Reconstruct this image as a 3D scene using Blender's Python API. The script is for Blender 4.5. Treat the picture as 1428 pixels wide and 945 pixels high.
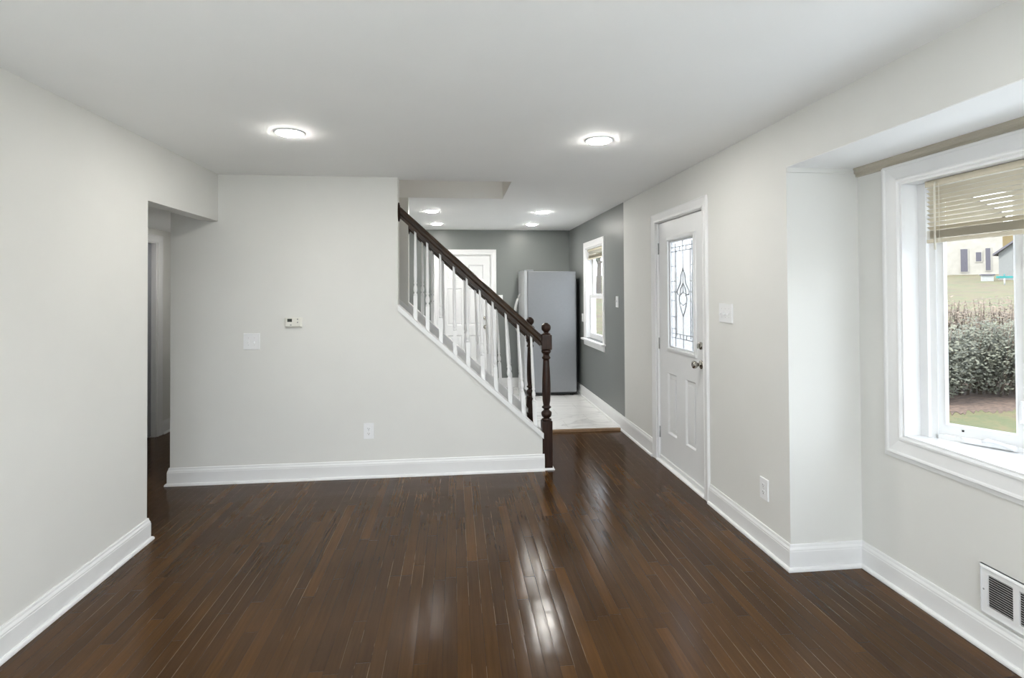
import bpy, bmesh, math, random
from mathutils import Vector, Matrix
random.seed(7)
C = bpy.context.scene.collection
SC = bpy.context.scene
for o in list(bpy.data.objects):
    bpy.data.objects.remove(o)

# ------------------------------------------------------------------ camera
F_PX, CX, CY = 754.65, 714.0, 394.82          # focal length and principal point in 1428x945 pixels
YAW, PITCH, ROLL, EYE = 0.105338, 0.013070, -0.005283, 1.5079
W_PX, H_PX = 1428, 945
r0 = Vector((math.cos(YAW), -math.sin(YAW), 0)); f0 = Vector((math.sin(YAW), math.cos(YAW), 0)); z0 = Vector((0, 0, 1))
fw = f0 * math.cos(PITCH) + z0 * math.sin(PITCH)
up = -f0 * math.sin(PITCH) + z0 * math.cos(PITCH)
rt = r0 * math.cos(ROLL) + up * math.sin(ROLL)
up2 = up * math.cos(ROLL) - r0 * math.sin(ROLL)
cam_d = bpy.data.cameras.new('camera'); cam = bpy.data.objects.new('camera', cam_d); C.objects.link(cam)
M = Matrix.Identity(4)
for i in range(3):
    M[i][0] = rt[i]; M[i][1] = up2[i]; M[i][2] = -fw[i]
M[2][3] = EYE
cam.matrix_world = M
cam_d.sensor_fit = 'HORIZONTAL'; cam_d.sensor_width = 36.0
cam_d.lens = F_PX / W_PX * 36.0
cam_d.shift_x = (W_PX / 2 - CX) / W_PX
cam_d.shift_y = (CY - H_PX / 2) / W_PX
cam_d.clip_start = 0.05; cam_d.clip_end = 500
SC.camera = cam

# ------------------------------------------------------------------ light levels
SKY_STRENGTH = 3.0
LAMP_STRENGTH = 125.0
SC.view_settings.view_transform = 'Standard'
SC.view_settings.look = 'None'
SC.view_settings.exposure = 0.77
SC.view_settings.gamma = 1.0
SC.view_settings.use_curve_mapping = False

world = bpy.data.worlds.new('overcast_sky'); SC.world = world; world.use_nodes = True
wn = world.node_tree; wn.nodes.clear()
wo = wn.nodes.new('ShaderNodeOutputWorld'); wb = wn.nodes.new('ShaderNodeBackground')
wt = wn.nodes.new('ShaderNodeTexCoord'); wx = wn.nodes.new('ShaderNodeSeparateXYZ'); wr = wn.nodes.new('ShaderNodeValToRGB')
wr.color_ramp.elements[0].position = 0.0; wr.color_ramp.elements[0].color = (0.89, 0.945, 1.0, 1)
wr.color_ramp.elements[1].position = 0.8; wr.color_ramp.elements[1].color = (0.76, 0.86, 1.0, 1)
wn.links.new(wt.outputs['Generated'], wx.inputs[0]); wn.links.new(wx.outputs['Z'], wr.inputs[0])
wn.links.new(wr.outputs[0], wb.inputs[0]); wb.inputs[1].default_value = SKY_STRENGTH
wn.links.new(wb.outputs[0], wo.inputs[0])

# added hazy sun high behind the house: it never shines straight in, but lights the ground and the houses outside
sun_d = bpy.data.lights.new('sun', 'SUN'); sun = bpy.data.objects.new('sun', sun_d); C.objects.link(sun)
sun_d.energy = 4.2; sun_d.angle = math.radians(12); sun_d.color = (1.0, 0.96, 0.90)
sun.rotation_euler = (0, math.radians(-38), 0)

# ------------------------------------------------------------------ materials
MATS = {}
def mat(name, col, rough=0.5, metal=0.0, noise=0.0, scale=6.0, bump=0.0, bscale=200.0, spec=0.5, coat=0.0):
    m = bpy.data.materials.new(name); m.use_nodes = True; n = m.node_tree; p = n.nodes['Principled BSDF']
    p.inputs['Base Color'].default_value = (*col, 1); p.inputs['Roughness'].default_value = rough
    p.inputs['Metallic'].default_value = metal; p.inputs['Specular IOR Level'].default_value = spec
    p.inputs['Coat Weight'].default_value = coat
    tc = n.nodes.new('ShaderNodeTexCoord')
    if noise > 0:
        t = n.nodes.new('ShaderNodeTexNoise'); t.inputs['Scale'].default_value = scale; t.inputs['Detail'].default_value = 4
        n.links.new(tc.outputs['Object'], t.inputs['Vector'])
        r = n.nodes.new('ShaderNodeValToRGB')
        r.color_ramp.elements[0].position = 0.3; r.color_ramp.elements[1].position = 0.7
        r.color_ramp.elements[0].color = (*[c * (1 - noise) for c in col], 1)
        r.color_ramp.elements[1].color = (*[min(1, c * (1 + noise)) for c in col], 1)
        n.links.new(t.outputs['Fac'], r.inputs[0]); n.links.new(r.outputs[0], p.inputs['Base Color'])
    if bump > 0:
        t = n.nodes.new('ShaderNodeTexNoise'); t.inputs['Scale'].default_value = bscale; t.inputs['Detail'].default_value = 3
        n.links.new(tc.outputs['Object'], t.inputs['Vector'])
        b = n.nodes.new('ShaderNodeBump'); b.inputs['Strength'].default_value = bump; b.inputs['Distance'].default_value = 0.002
        n.links.new(t.outputs['Fac'], b.inputs['Height']); n.links.new(b.outputs[0], p.inputs['Normal'])
    MATS[name] = m
    return m

mat('wall_paint', (0.785, 0.785, 0.76), 0.6, noise=0.012, scale=3, bump=0.06, bscale=350)
mat('ceiling_paint', (0.93, 0.935, 0.93), 0.75, noise=0.01, scale=2, bump=0.05, bscale=300)
mat('grey_paint', (0.19, 0.203, 0.198), 0.35, noise=0.02, scale=3, bump=0.06, bscale=350)
mat('trim_paint', (0.87, 0.875, 0.88), 0.35, noise=0.01, scale=9)
mat('door_paint', (0.85, 0.86, 0.87), 0.35, noise=0.01, scale=5)
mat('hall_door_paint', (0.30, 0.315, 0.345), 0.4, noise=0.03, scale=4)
mat('plastic', (0.88, 0.89, 0.905), 0.35, noise=0.01)
mat('ivory_plastic', (0.80, 0.79, 0.73), 0.4, noise=0.01)
mat('slot_dark', (0.03, 0.03, 0.03), 0.6, noise=0.1)
mat('lcd', (0.05, 0.055, 0.045), 0.2, noise=0.1, scale=60)
mat('button_grey', (0.35, 0.35, 0.35), 0.5, noise=0.05)
mat('nickel', (0.46, 0.44, 0.40), 0.22, metal=1.0, noise=0.05, scale=30)
mat('steel_hinge', (0.45, 0.45, 0.45), 0.35, metal=1.0, noise=0.05, scale=30)
mat('fridge_side', (0.29, 0.30, 0.315), 0.38, metal=0.35, noise=0.015, scale=40)
mat('fridge_door', (0.52, 0.53, 0.54), 0.33, metal=0.55, noise=0.02, scale=30)
mat('fridge_handle', (0.75, 0.75, 0.74), 0.3, metal=0.4, noise=0.02)
mat('rubber', (0.02, 0.02, 0.02), 0.6, noise=0.1)
mat('black_metal', (0.012, 0.012, 0.014), 0.5, noise=0.1)
mat('blind_cream', (0.69, 0.63, 0.50), 0.45, noise=0.02, scale=20)
mat('rail_beige', (0.50, 0.46, 0.38), 0.5, noise=0.02)
mat('cord', (0.78, 0.74, 0.64), 0.7, noise=0.03)
mat('caming', (0.36, 0.36, 0.36), 0.35, metal=0.7, noise=0.1, scale=60)
mat('threshold_wood', (0.23, 0.14, 0.075), 0.3, noise=0.2, scale=18)
mat('house_cream', (0.29, 0.27, 0.235), 0.8, noise=0.1, scale=1.5)
mat('house_tan', (0.155, 0.115, 0.053), 0.8, noise=0.15, scale=1.0)
mat('house_grey', (0.161, 0.164, 0.158), 0.7, noise=0.05)
mat('house_blue', (0.205, 0.236, 0.267), 0.7, noise=0.05)
mat('roof_shingle', (0.104, 0.098, 0.111), 0.9, noise=0.2, scale=3)
mat('window_dark', (0.07, 0.065, 0.08), 0.6, noise=0.05)
mat('sign_teal', (0.014, 0.210, 0.203), 0.4, noise=0.03)
mat('galvanized', (0.293, 0.293, 0.280), 0.5, noise=0.05)
mat('bark', (0.10, 0.075, 0.055), 0.9, noise=0.3, scale=12)
mat('leaf_dark', (0.095, 0.095, 0.065), 0.6, noise=0.5, scale=5)
mat('leaf_brown', (0.15, 0.115, 0.085), 0.7, noise=0.4, scale=4)
mat('leaf_green', (0.070, 0.105, 0.063), 0.6, noise=0.4, scale=4)
mat('carpet', (0.79, 0.79, 0.77), 0.95, noise=0.04, scale=40, bump=0.4, bscale=400)
mat('patio', (0.62, 0.62, 0.61), 0.85, noise=0.06, scale=2)
mat('mulch', (0.085, 0.055, 0.039), 0.9, noise=0.5, scale=14)

def wood_mat(name, dark, light, scale, rough, axis):
    m = bpy.data.materials.new(name); m.use_nodes = True; n = m.node_tree; p = n.nodes['Principled BSDF']
    tc = n.nodes.new('ShaderNodeTexCoord'); mp = n.nodes.new('ShaderNodeMapping')
    mp.inputs['Scale'].default_value = axis
    t = n.nodes.new('ShaderNodeTexNoise'); t.inputs['Scale'].default_value = scale; t.inputs['Detail'].default_value = 6
    r = n.nodes.new('ShaderNodeValToRGB'); r.color_ramp.elements[0].position = 0.3; r.color_ramp.elements[1].position = 0.7
    r.color_ramp.elements[0].color = (*dark, 1); r.color_ramp.elements[1].color = (*light, 1)
    n.links.new(tc.outputs['Object'], mp.inputs[0]); n.links.new(mp.outputs[0], t.inputs['Vector'])
    n.links.new(t.outputs['Fac'], r.inputs[0]); n.links.new(r.outputs[0], p.inputs['Base Color'])
    p.inputs['Roughness'].default_value = rough; p.inputs['Specular IOR Level'].default_value = 0.3
    MATS[name] = m; return m
wood_mat('stained_wood', (0.016, 0.008, 0.006), (0.042, 0.020, 0.013), 12, 0.28, (6, 6, 0.8))
wood_mat('stained_rail', (0.015, 0.008, 0.005), (0.048, 0.025, 0.011), 12, 0.28, (0.8, 6, 0.8))

def floor_material():
    m = bpy.data.materials.new('oak_strip_floor'); m.use_nodes = True; nt = m.node_tree; N = nt.nodes; L = nt.links
    p = N['Principled BSDF']
    def math_(op, a, b=None, clamp=False):
        x = N.new('ShaderNodeMath'); x.operation = op; x.use_clamp = clamp
        for i, v in enumerate((a, b)):
            if v is None: continue
            if isinstance(v, (int, float)): x.inputs[i].default_value = v
            else: L.new(v, x.inputs[i])
        return x.outputs[0]
    tc = N.new('ShaderNodeTexCoord'); sp = N.new('ShaderNodeSeparateXYZ'); L.new(tc.outputs['Object'], sp.inputs[0])
    X, Y = sp.outputs['X'], sp.outputs['Y']
    Wd, Ln = 0.0585, 1.15
    xs = math_('DIVIDE', math_('ADD', X, 10.0), Wd); row = math_('FLOOR', xs); fx = math_('FRACT', xs)
    wn1 = N.new('ShaderNodeTexWhiteNoise'); wn1.noise_dimensions = '1D'; L.new(row, wn1.inputs['W'])
    ys = math_('ADD', math_('DIVIDE', math_('ADD', Y, 10.0), Ln), math_('MULTIPLY', wn1.outputs['Value'], 9.0))
    brd = math_('FLOOR', ys); fy = math_('FRACT', ys)
    cmb = N.new('ShaderNodeCombineXYZ'); L.new(row, cmb.inputs[0]); L.new(brd, cmb.inputs[1])
    wn2 = N.new('ShaderNodeTexWhiteNoise'); wn2.noise_dimensions = '2D'; L.new(cmb.outputs[0], wn2.inputs['Vector'])
    ramp = N.new('ShaderNodeValToRGB'); e = ramp.color_ramp.elements
    e[0].position = 0; e[0].color = (0.0529, 0.0253, 0.0095, 1); e[1].position = 1; e[1].color = (0.0915, 0.0410, 0.0105, 1)
    for pos, c in ((0.35, (0.0601, 0.0284, 0.0097, 1)), (0.62, (0.0679, 0.0318, 0.0099, 1)), (0.85, (0.0750, 0.0346, 0.0102, 1))):
        q = e.new(pos); q.color = c
    L.new(wn2.outputs['Value'], ramp.inputs[0])
    # grain
    gm = N.new('ShaderNodeCombineXYZ'); L.new(math_('MULTIPLY', X, 95.0), gm.inputs[0]); L.new(math_('MULTIPLY', Y, 4.0), gm.inputs[1])
    L.new(math_('MULTIPLY', wn2.outputs['Value'], 37.0), gm.inputs[2])
    gn = N.new('ShaderNodeTexNoise'); gn.inputs['Scale'].default_value = 1.0; gn.inputs['Detail'].default_value = 5; L.new(gm.outputs[0], gn.inputs['Vector'])
    # large worn / dull patches
    pn = N.new('ShaderNodeTexNoise'); pn.inputs['Scale'].default_value = 1.5; pn.inputs['Detail'].default_value = 5; L.new(tc.outputs['Object'], pn.inputs['Vector'])
    val = math_('ADD', math_('MULTIPLY', gn.outputs['Fac'], 0.75), 0.62)
    val = math_('MULTIPLY', val, math_('ADD', math_('MULTIPLY', pn.outputs['Fac'], 0.9), 0.55))
    mul = N.new('ShaderNodeMix'); mul.data_type = 'RGBA'; mul.blend_type = 'MULTIPLY'; mul.inputs[0].default_value = 1
    L.new(ramp.outputs[0], mul.inputs[6]); cg = N.new('ShaderNodeCombineColor')
    for i in range(3): L.new(val, cg.inputs[i])
    L.new(cg.outputs[0], mul.inputs[7])
    # joints
    gx = math_('MINIMUM', fx, math_('SUBTRACT', 1.0, fx)); gy = math_('MINIMUM', fy, math_('SUBTRACT', 1.0, fy))
    jx = math_('LESS_THAN', gx, 0.016); jy = math_('LESS_THAN', gy, 0.0013)
    joint = math_('MAXIMUM', jx, jy)
    sn = N.new('ShaderNodeTexNoise'); sn.inputs['Scale'].default_value = 2.3; sn.inputs['Detail'].default_value = 3; L.new(tc.outputs['Object'], sn.inputs['Vector'])
    pale = math_('MULTIPLY', jx, math_('GREATER_THAN', math_('ADD', math_('MULTIPLY', wn1.outputs['Value'], 0.22), sn.outputs['Fac']), 0.70))
    mj = N.new('ShaderNodeMix'); mj.data_type = 'RGBA'; L.new(math_('MULTIPLY', joint, 0.65), mj.inputs[0])
    L.new(mul.outputs[2], mj.inputs[6]); mj.inputs[7].default_value = (0.020, 0.012, 0.008, 1)
    mp2 = N.new('ShaderNodeMix'); mp2.data_type = 'RGBA'; L.new(math_('MULTIPLY', pale, 0.7), mp2.inputs[0])
    L.new(mj.outputs[2], mp2.inputs[6]); mp2.inputs[7].default_value = (0.30, 0.22, 0.14, 1)
    L.new(mp2.outputs[2], p.inputs['Base Color'])
    rg = math_('ADD', math_('MULTIPLY', pn.outputs['Fac'], 0.14), 0.07)
    rg = math_('ADD', rg, math_('MULTIPLY', gn.outputs['Fac'], 0.05))
    L.new(rg, p.inputs['Roughness'])
    p.inputs['Specular IOR Level'].default_value = 0.0
    gl = N.new('ShaderNodeBsdfGlossy'); L.new(rg, gl.inputs['Roughness'])
    fr = N.new('ShaderNodeFresnel'); fr.inputs['IOR'].default_value = 1.5
    mxs = N.new('ShaderNodeMixShader'); L.new(math_('MULTIPLY', fr.outputs[0], 0.74), mxs.inputs[0])
    L.new(p.outputs[0], mxs.inputs[1]); L.new(gl.outputs[0], mxs.inputs[2]); L.new(mxs.outputs[0], N['Material Output'].inputs['Surface'])
    # cupped boards, long waves
    h = math_('MULTIPLY', math_('MULTIPLY', fx, math_('SUBTRACT', 1.0, fx)), 0.0011)
    wv = N.new('ShaderNodeTexNoise'); wv.inputs['Scale'].default_value = 5.0; wv.inputs['Detail'].default_value = 2; L.new(tc.outputs['Object'], wv.inputs['Vector'])
    h = math_('ADD', h, math_('MULTIPLY', wv.outputs['Fac'], 0.0022))
    h = math_('ADD', h, math_('MULTIPLY', gn.outputs['Fac'], 0.00016))
    h = math_('SUBTRACT', h, math_('MULTIPLY', joint, 0.0003))
    b = N.new('ShaderNodeBump'); b.inputs['Strength'].default_value = 0.8; b.inputs['Distance'].default_value = 1.0
    L.new(h, b.inputs['Height']); L.new(b.outputs[0], p.inputs['Normal']); L.new(b.outputs[0], gl.inputs['Normal']); L.new(b.outputs[0], fr.inputs['Normal'])
    MATS['floor'] = m
floor_material()

def tile_material():
    m = bpy.data.materials.new('marble_tile'); m.use_nodes = True; nt = m.node_tree; N = nt.nodes; L = nt.links
    p = N['Principled BSDF']; tc = N.new('ShaderNodeTexCoord')
    n1 = N.new('ShaderNodeTexNoise'); n1.inputs['Scale'].default_value = 1.1; n1.inputs['Detail'].default_value = 8; n1.inputs['Distortion'].default_value = 1.6
    mp = N.new('ShaderNodeMapping'); mp.inputs['Rotation'].default_value = (0, 0, 0.6); mp.inputs['Scale'].default_value = (0.8, 2.2, 1)
    L.new(tc.outputs['Object'], mp.inputs[0]); L.new(mp.outputs[0], n1.inputs['Vector'])
    r = N.new('ShaderNodeValToRGB'); e = r.color_ramp.elements
    e[0].position = 0.47; e[0].color = (0.88, 0.88, 0.87, 1); e[1].position = 0.53; e[1].color = (0.88, 0.88, 0.87, 1)
    q = e.new(0.5); q.color = (0.70, 0.70, 0.70, 1)
    L.new(n1.outputs['Fac'], r.inputs[0])
    br = N.new('ShaderNodeTexBrick'); br.offset = 0.5; br.inputs['Scale'].default_value = 1.0
    br.inputs['Brick Width'].default_value = 0.61; br.inputs['Row Height'].default_value = 0.305; br.inputs['Mortar Size'].default_value = 0.002
    br.inputs['Color1'].default_value = (1, 1, 1, 1); br.inputs['Color2'].default_value = (0.97, 0.97, 0.97, 1); br.inputs['Mortar'].default_value = (0.72, 0.72, 0.71, 1)
    L.new(tc.outputs['Object'], br.inputs['Vector'])
    mx = N.new('ShaderNodeMix'); mx.data_type = 'RGBA'; mx.blend_type = 'MULTIPLY'; mx.inputs[0].default_value = 1
    L.new(r.outputs[0], mx.inputs[6]); L.new(br.outputs['Color'], mx.inputs[7]); L.new(mx.outputs[2], p.inputs['Base Color'])
    p.inputs['Roughness'].default_value = 0.22
    MATS['tile'] = m
tile_material()

def glass_material(name, tint=(0.97, 0.98, 0.98), gloss=0.06):
    m = bpy.data.materials.new(name); m.use_nodes = True; nt = m.node_tree; nt.nodes.clear()
    o = nt.nodes.new('ShaderNodeOutputMaterial'); mx = nt.nodes.new('ShaderNodeMixShader')
    t = nt.nodes.new('ShaderNodeBsdfTransparent'); t.inputs[0].default_value = (*tint, 1)
    g = nt.nodes.new('ShaderNodeBsdfGlossy'); g.inputs['Roughness'].default_value = 0.02
    fr = nt.nodes.new('ShaderNodeFresnel'); fr.inputs[0].default_value = 1.3
    ge = nt.nodes.new('ShaderNodeNewGeometry'); sb = nt.nodes.new('ShaderNodeMath'); sb.operation = 'SUBTRACT'; sb.inputs[0].default_value = 1.0
    ml = nt.nodes.new('ShaderNodeMath'); ml.operation = 'MULTIPLY'
    nt.links.new(ge.outputs['Backfacing'], sb.inputs[1]); nt.links.new(sb.outputs[0], ml.inputs[0]); nt.links.new(fr.outputs[0], ml.inputs[1])
    nt.links.new(ml.outputs[0], mx.inputs[0]); nt.links.new(t.outputs[0], mx.inputs[1]); nt.links.new(g.outputs[0], mx.inputs[2])
    nt.links.new(mx.outputs[0], o.inputs[0]); MATS[name] = m
glass_material('glass')

def frosted_material():
    m = bpy.data.materials.new('textured_glass'); m.use_nodes = True; nt = m.node_tree; nt.nodes.clear()
    o = nt.nodes.new('ShaderNodeOutputMaterial'); mx = nt.nodes.new('ShaderNodeMixShader')
    mx2 = nt.nodes.new('ShaderNodeMixShader')
    t = nt.nodes.new('ShaderNodeBsdfTranslucent'); t.inputs[0].default_value = (0.74, 0.74, 0.745, 1)
    tr = nt.nodes.new('ShaderNodeBsdfTransparent'); tr.inputs[0].default_value = (0.68, 0.685, 0.69, 1)
    g = nt.nodes.new('ShaderNodeBsdfGlossy'); g.inputs['Roughness'].default_value = 0.1
    tc = nt.nodes.new('ShaderNodeTexCoord'); vo = nt.nodes.new('ShaderNodeTexNoise'); vo.inputs['Scale'].default_value = 60
    nt.links.new(tc.outputs['Object'], vo.inputs['Vector'])
    r = nt.nodes.new('ShaderNodeValToRGB'); r.color_ramp.elements[0].color = (0.35, 0.35, 0.35, 1); r.color_ramp.elements[1].color = (0.85, 0.85, 0.85, 1)
    nt.links.new(vo.outputs['Fac'], r.inputs[0]); nt.links.new(r.outputs[0], mx.inputs[0])
    nt.links.new(t.outputs[0], mx.inputs[1]); nt.links.new(tr.outputs[0], mx.inputs[2])
    mx2.inputs[0].default_value = 0.06
    nt.links.new(mx.outputs[0], mx2.inputs[1]); nt.links.new(g.outputs[0], mx2.inputs[2]); nt.links.new(mx2.outputs[0], o.inputs[0])
    MATS['frosted'] = m
frosted_material()

def emission(name, col, s):
    m = bpy.data.materials.new(name); m.use_nodes = True; nt = m.node_tree; nt.nodes.clear()
    o = nt.nodes.new('ShaderNodeOutputMaterial'); e = nt.nodes.new('ShaderNodeEmission')
    e.inputs[0].default_value = (*col, 1); e.inputs[1].default_value = s
    nt.links.new(e.outputs[0], o.inputs[0]); MATS[name] = m
emission('led', (1.0, 0.972, 0.915), LAMP_STRENGTH)

emission('led_hall_fill', (1.0, 0.97, 0.92), 50.0)
emission('led_shaft_fill', (1.0, 0.83, 0.62), 75.0)
def lawn_material():
    m = bpy.data.materials.new('lawn'); m.use_nodes = True; nt = m.node_tree; N = nt.nodes; L = nt.links; p = N['Principled BSDF']
    tc = N.new('ShaderNodeTexCoord')
    a = N.new('ShaderNodeTexNoise'); a.inputs['Scale'].default_value = 0.9; a.inputs['Detail'].default_value = 6
    b = N.new('ShaderNodeTexNoise'); b.inputs['Scale'].default_value = 14; b.inputs['Detail'].default_value = 6
    for t in (a, b): L.new(tc.outputs['Object'], t.inputs['Vector'])
    r = N.new('ShaderNodeValToRGB'); e = r.color_ramp.elements
    e[0].position = 0.42; e[0].color = (0.077, 0.053, 0.034, 1); e[1].position = 0.58; e[1].color = (0.065, 0.071, 0.028, 1)
    q = e.new(0.5); q.color = (0.102, 0.084, 0.037, 1)
    ad = N.new('ShaderNodeMath'); ad.operation = 'ADD'; h = N.new('ShaderNodeMath'); h.operation = 'MULTIPLY'; h.inputs[1].default_value = 0.68
    h2 = N.new('ShaderNodeMath'); h2.operation = 'MULTIPLY'; h2.inputs[1].default_value = 0.32
    L.new(a.outputs['Fac'], h.inputs[0]); L.new(b.outputs['Fac'], h2.inputs[0]); L.new(h.outputs[0], ad.inputs[0]); L.new(h2.outputs[0], ad.inputs[1])
    L.new(ad.outputs[0], r.inputs[0]); L.new(r.outputs[0], p.inputs['Base Color']); p.inputs['Roughness'].default_value = 0.95
    MATS['lawn'] = m
lawn_material()

# ------------------------------------------------------------------ mesh helpers
class MB:
    def __init__(s): s.bm = bmesh.new()
    def box(s, x0, x1, y0, y1, z0, z1, bev=0.0, seg=2, mtx=None):
        r = bmesh.ops.create_cube(s.bm, size=1.0); vs = r['verts']
        cx, cy, cz = (x0 + x1) / 2, (y0 + y1) / 2, (z0 + z1) / 2
        for v in vs:
            v.co = Vector((cx + v.co.x * (x1 - x0), cy + v.co.y * (y1 - y0), cz + v.co.z * (z1 - z0)))
        if bev > 0:
            es = list({e for v in vs for e in v.link_edges})
            r = bmesh.ops.bevel(s.bm, geom=es, offset=bev, segments=seg, affect='EDGES', profile=0.5)
            vs = list({v for f in r['faces'] for v in f.verts} | {v for v in vs if v.is_valid})
        if mtx is not None:
            bmesh.ops.transform(s.bm, matrix=mtx, verts=vs)
        return s
    def prism(s, pts, fn):
        """pts: 2D outline; fn(a,b,k) -> 3D for k in 0,1"""
        A = [s.bm.verts.new(fn(a, b, 0)) for a, b in pts]; B = [s.bm.verts.new(fn(a, b, 1)) for a, b in pts]
        n = len(pts); fs = [s.bm.faces.new(A), s.bm.faces.new(B[::-1])]
        for i in range(n): fs.append(s.bm.faces.new((A[i], B[i], B[(i + 1) % n], A[(i + 1) % n])))
        bmesh.ops.recalc_face_normals(s.bm, faces=fs); return s
    def lathe(s, prof, n=20, org=(0, 0, 0), axis='Z', sq=None):
        """prof: (r, h) list bottom to top"""
        ax = {'Z': lambda r, t, h: (r * math.cos(t), r * math.sin(t), h), 'X': lambda r, t, h: (h, r * math.cos(t), r * math.sin(t)),
              'Y': lambda r, t, h: (r * math.cos(t), h, r * math.sin(t))}[axis]
        rings = []; o = Vector(org)
        for r, h in prof:
            rings.append([s.bm.verts.new(o + Vector(ax(max(r, 1e-5), 2 * math.pi * i / n, h))) for i in range(n)])
        fs = []
        for a, b in zip(rings, rings[1:]):
            for i in range(n): fs.append(s.bm.faces.new((a[i], a[(i + 1) % n], b[(i + 1) % n], b[i])))
        fs.append(s.bm.faces.new(rings[0][::-1])); fs.append(s.bm.faces.new(rings[-1]))
        for f in fs[:-2]: f.smooth = True
        bmesh.ops.recalc_face_normals(s.bm, faces=fs); return s
    def tube(s, pts, r, n=8):
        pts = [Vector(p) for p in pts]; rings = []
        for i, p in enumerate(pts):
            d = (pts[min(i + 1, len(pts) - 1)] - pts[max(i - 1, 0)]).normalized()
            a = d.cross(Vector((0, 0, 1)) if abs(d.z) < 0.9 else Vector((1, 0, 0))).normalized(); b = d.cross(a)
            rr = r[i] if isinstance(r, (list, tuple)) else r
            rings.append([s.bm.verts.new(p + rr * (math.cos(2 * math.pi * k / n) * a + math.sin(2 * math.pi * k / n) * b)) for k in range(n)])
        fs = []
        for a, b in zip(rings, rings[1:]):
            for i in range(n):
                f = s.bm.faces.new((a[i], a[(i + 1) % n], b[(i + 1) % n], b[i])); f.smooth = True; fs.append(f)
        fs += [s.bm.faces.new(rings[0][::-1]), s.bm.faces.new(rings[-1])]
        bmesh.ops.recalc_face_normals(s.bm, faces=fs); return s
    def sweep(s, path, prof, fn, closed=False):
        """mitred sweep. path: 2D pts; prof: (d, h) with d along the path's left normal; fn(a, b, h) -> 3D"""
        P = [Vector(p) for p in path]; n = len(P); rings = []
        def nrm(a, b):
            d = (b - a).normalized(); return Vector((-d.y, d.x))
        for i in range(n):
            if closed: n1, n2 = nrm(P[i - 1], P[i]), nrm(P[i], P[(i + 1) % n])
            else:
                n1 = nrm(P[i - 1], P[i]) if i > 0 else nrm(P[0], P[1]); n2 = nrm(P[i], P[i + 1]) if i < n - 1 else n1
            m = (n1 + n2); m = m / max(1e-6, m.dot(n1))
            rings.append([s.bm.verts.new(fn(P[i].x + m.x * d, P[i].y + m.y * d, h)) for d, h in prof])
        fs = []; k = len(prof); cnt = n if closed else n - 1
        for i in range(cnt):
            a, b = rings[i], rings[(i + 1) % n]
            for j in range(k): fs.append(s.bm.faces.new((a[j], a[(j + 1) % k], b[(j + 1) % k], b[j])))
        if not closed: fs += [s.bm.faces.new(rings[0][::-1]), s.bm.faces.new(rings[-1])]
        bmesh.ops.recalc_face_normals(s.bm, faces=fs); return s
    def slab(s, a0, a1, b0, b1, t0, t1, holes, fn):
        """rectangular slab with rectangular holes, no inner faces. fn(a,b,t)->3D"""
        A = sorted({a0, a1, *[h[0] for h in holes], *[h[1] for h in holes]}); B = sorted({b0, b1, *[h[2] for h in holes], *[h[3] for h in holes]})
        A = [a for a in A if a0 <= a <= a1]; B = [b for b in B if b0 <= b <= b1]; vc = {}
        def V(a, b, t):
            if (a, b, t) not in vc: vc[(a, b, t)] = s.bm.verts.new(fn(a, b, t))
            return vc[(a, b, t)]
        def solid(i, j):
            if i < 0 or j < 0 or i >= len(A) - 1 or j >= len(B) - 1: return False
            x, y = (A[i] + A[i + 1]) / 2, (B[j] + B[j + 1]) / 2
            return not any(h[0] < x < h[1] and h[2] < y < h[3] for h in holes)
        fs = []
        for i in range(len(A) - 1):
            for j in range(len(B) - 1):
                if not solid(i, j): continue
                p = [(A[i], B[j]), (A[i + 1], B[j]), (A[i + 1], B[j + 1]), (A[i], B[j + 1])]
                fs.append(s.bm.faces.new([V(*q, t0) for q in p])); fs.append(s.bm.faces.new([V(*q, t1) for q in p[::-1]]))
                for (di, dj), (q, r) in (((0, -1), (p[0], p[1])), ((1, 0), (p[1], p[2])), ((0, 1), (p[2], p[3])), ((-1, 0), (p[3], p[0]))):
                    if not solid(i + di, j + dj): fs.append(s.bm.faces.new((V(*q, t0), V(*q, t1), V(*r, t1), V(*r, t0))))
        bmesh.ops.recalc_face_normals(s.bm, faces=fs); return s
    def obj(s, name, m, parent=None, smooth=False):
        me = bpy.data.meshes.new(name)
        if parent is not None:
            s.bm.transform(Matrix.Translation(-world_loc(parent)))
        s.bm.to_mesh(me); s.bm.free()
        if smooth:
            for p in me.polygons: p.use_smooth = True
        me.materials.append(MATS[m])
        o = bpy.data.objects.new(name, me); C.objects.link(o)
        if parent is not None: o.parent = parent
        return o
def world_loc(o):
    v = Vector(o.location)
    while o.parent is not None:
        o = o.parent; v = v + Vector(o.location)
    return v
def thing(name, label, cat, loc, group=None):
    o = bpy.data.objects.new(name, None); o.empty_display_size = 0.1; C.objects.link(o); o.location = loc
    return tag(o, label, cat, group)
def tag(o, label, cat, group=None, kind=None):
    o['label'] = label; o['category'] = cat
    if group: o['group'] = group
    if kind: o['kind'] = kind
    return o
def struct(name, mb, m, label=None, cat=None):
    o = mb.obj(name, m); o['kind'] = 'structure'
    if label: o['label'] = label; o['category'] = cat
    return o
def copy_tree(o, parent=None):
    c = o.copy(); C.objects.link(c)
    if parent is not None: c.parent = parent
    for ch in list(o.children): copy_tree(ch, c)
    return c

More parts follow.
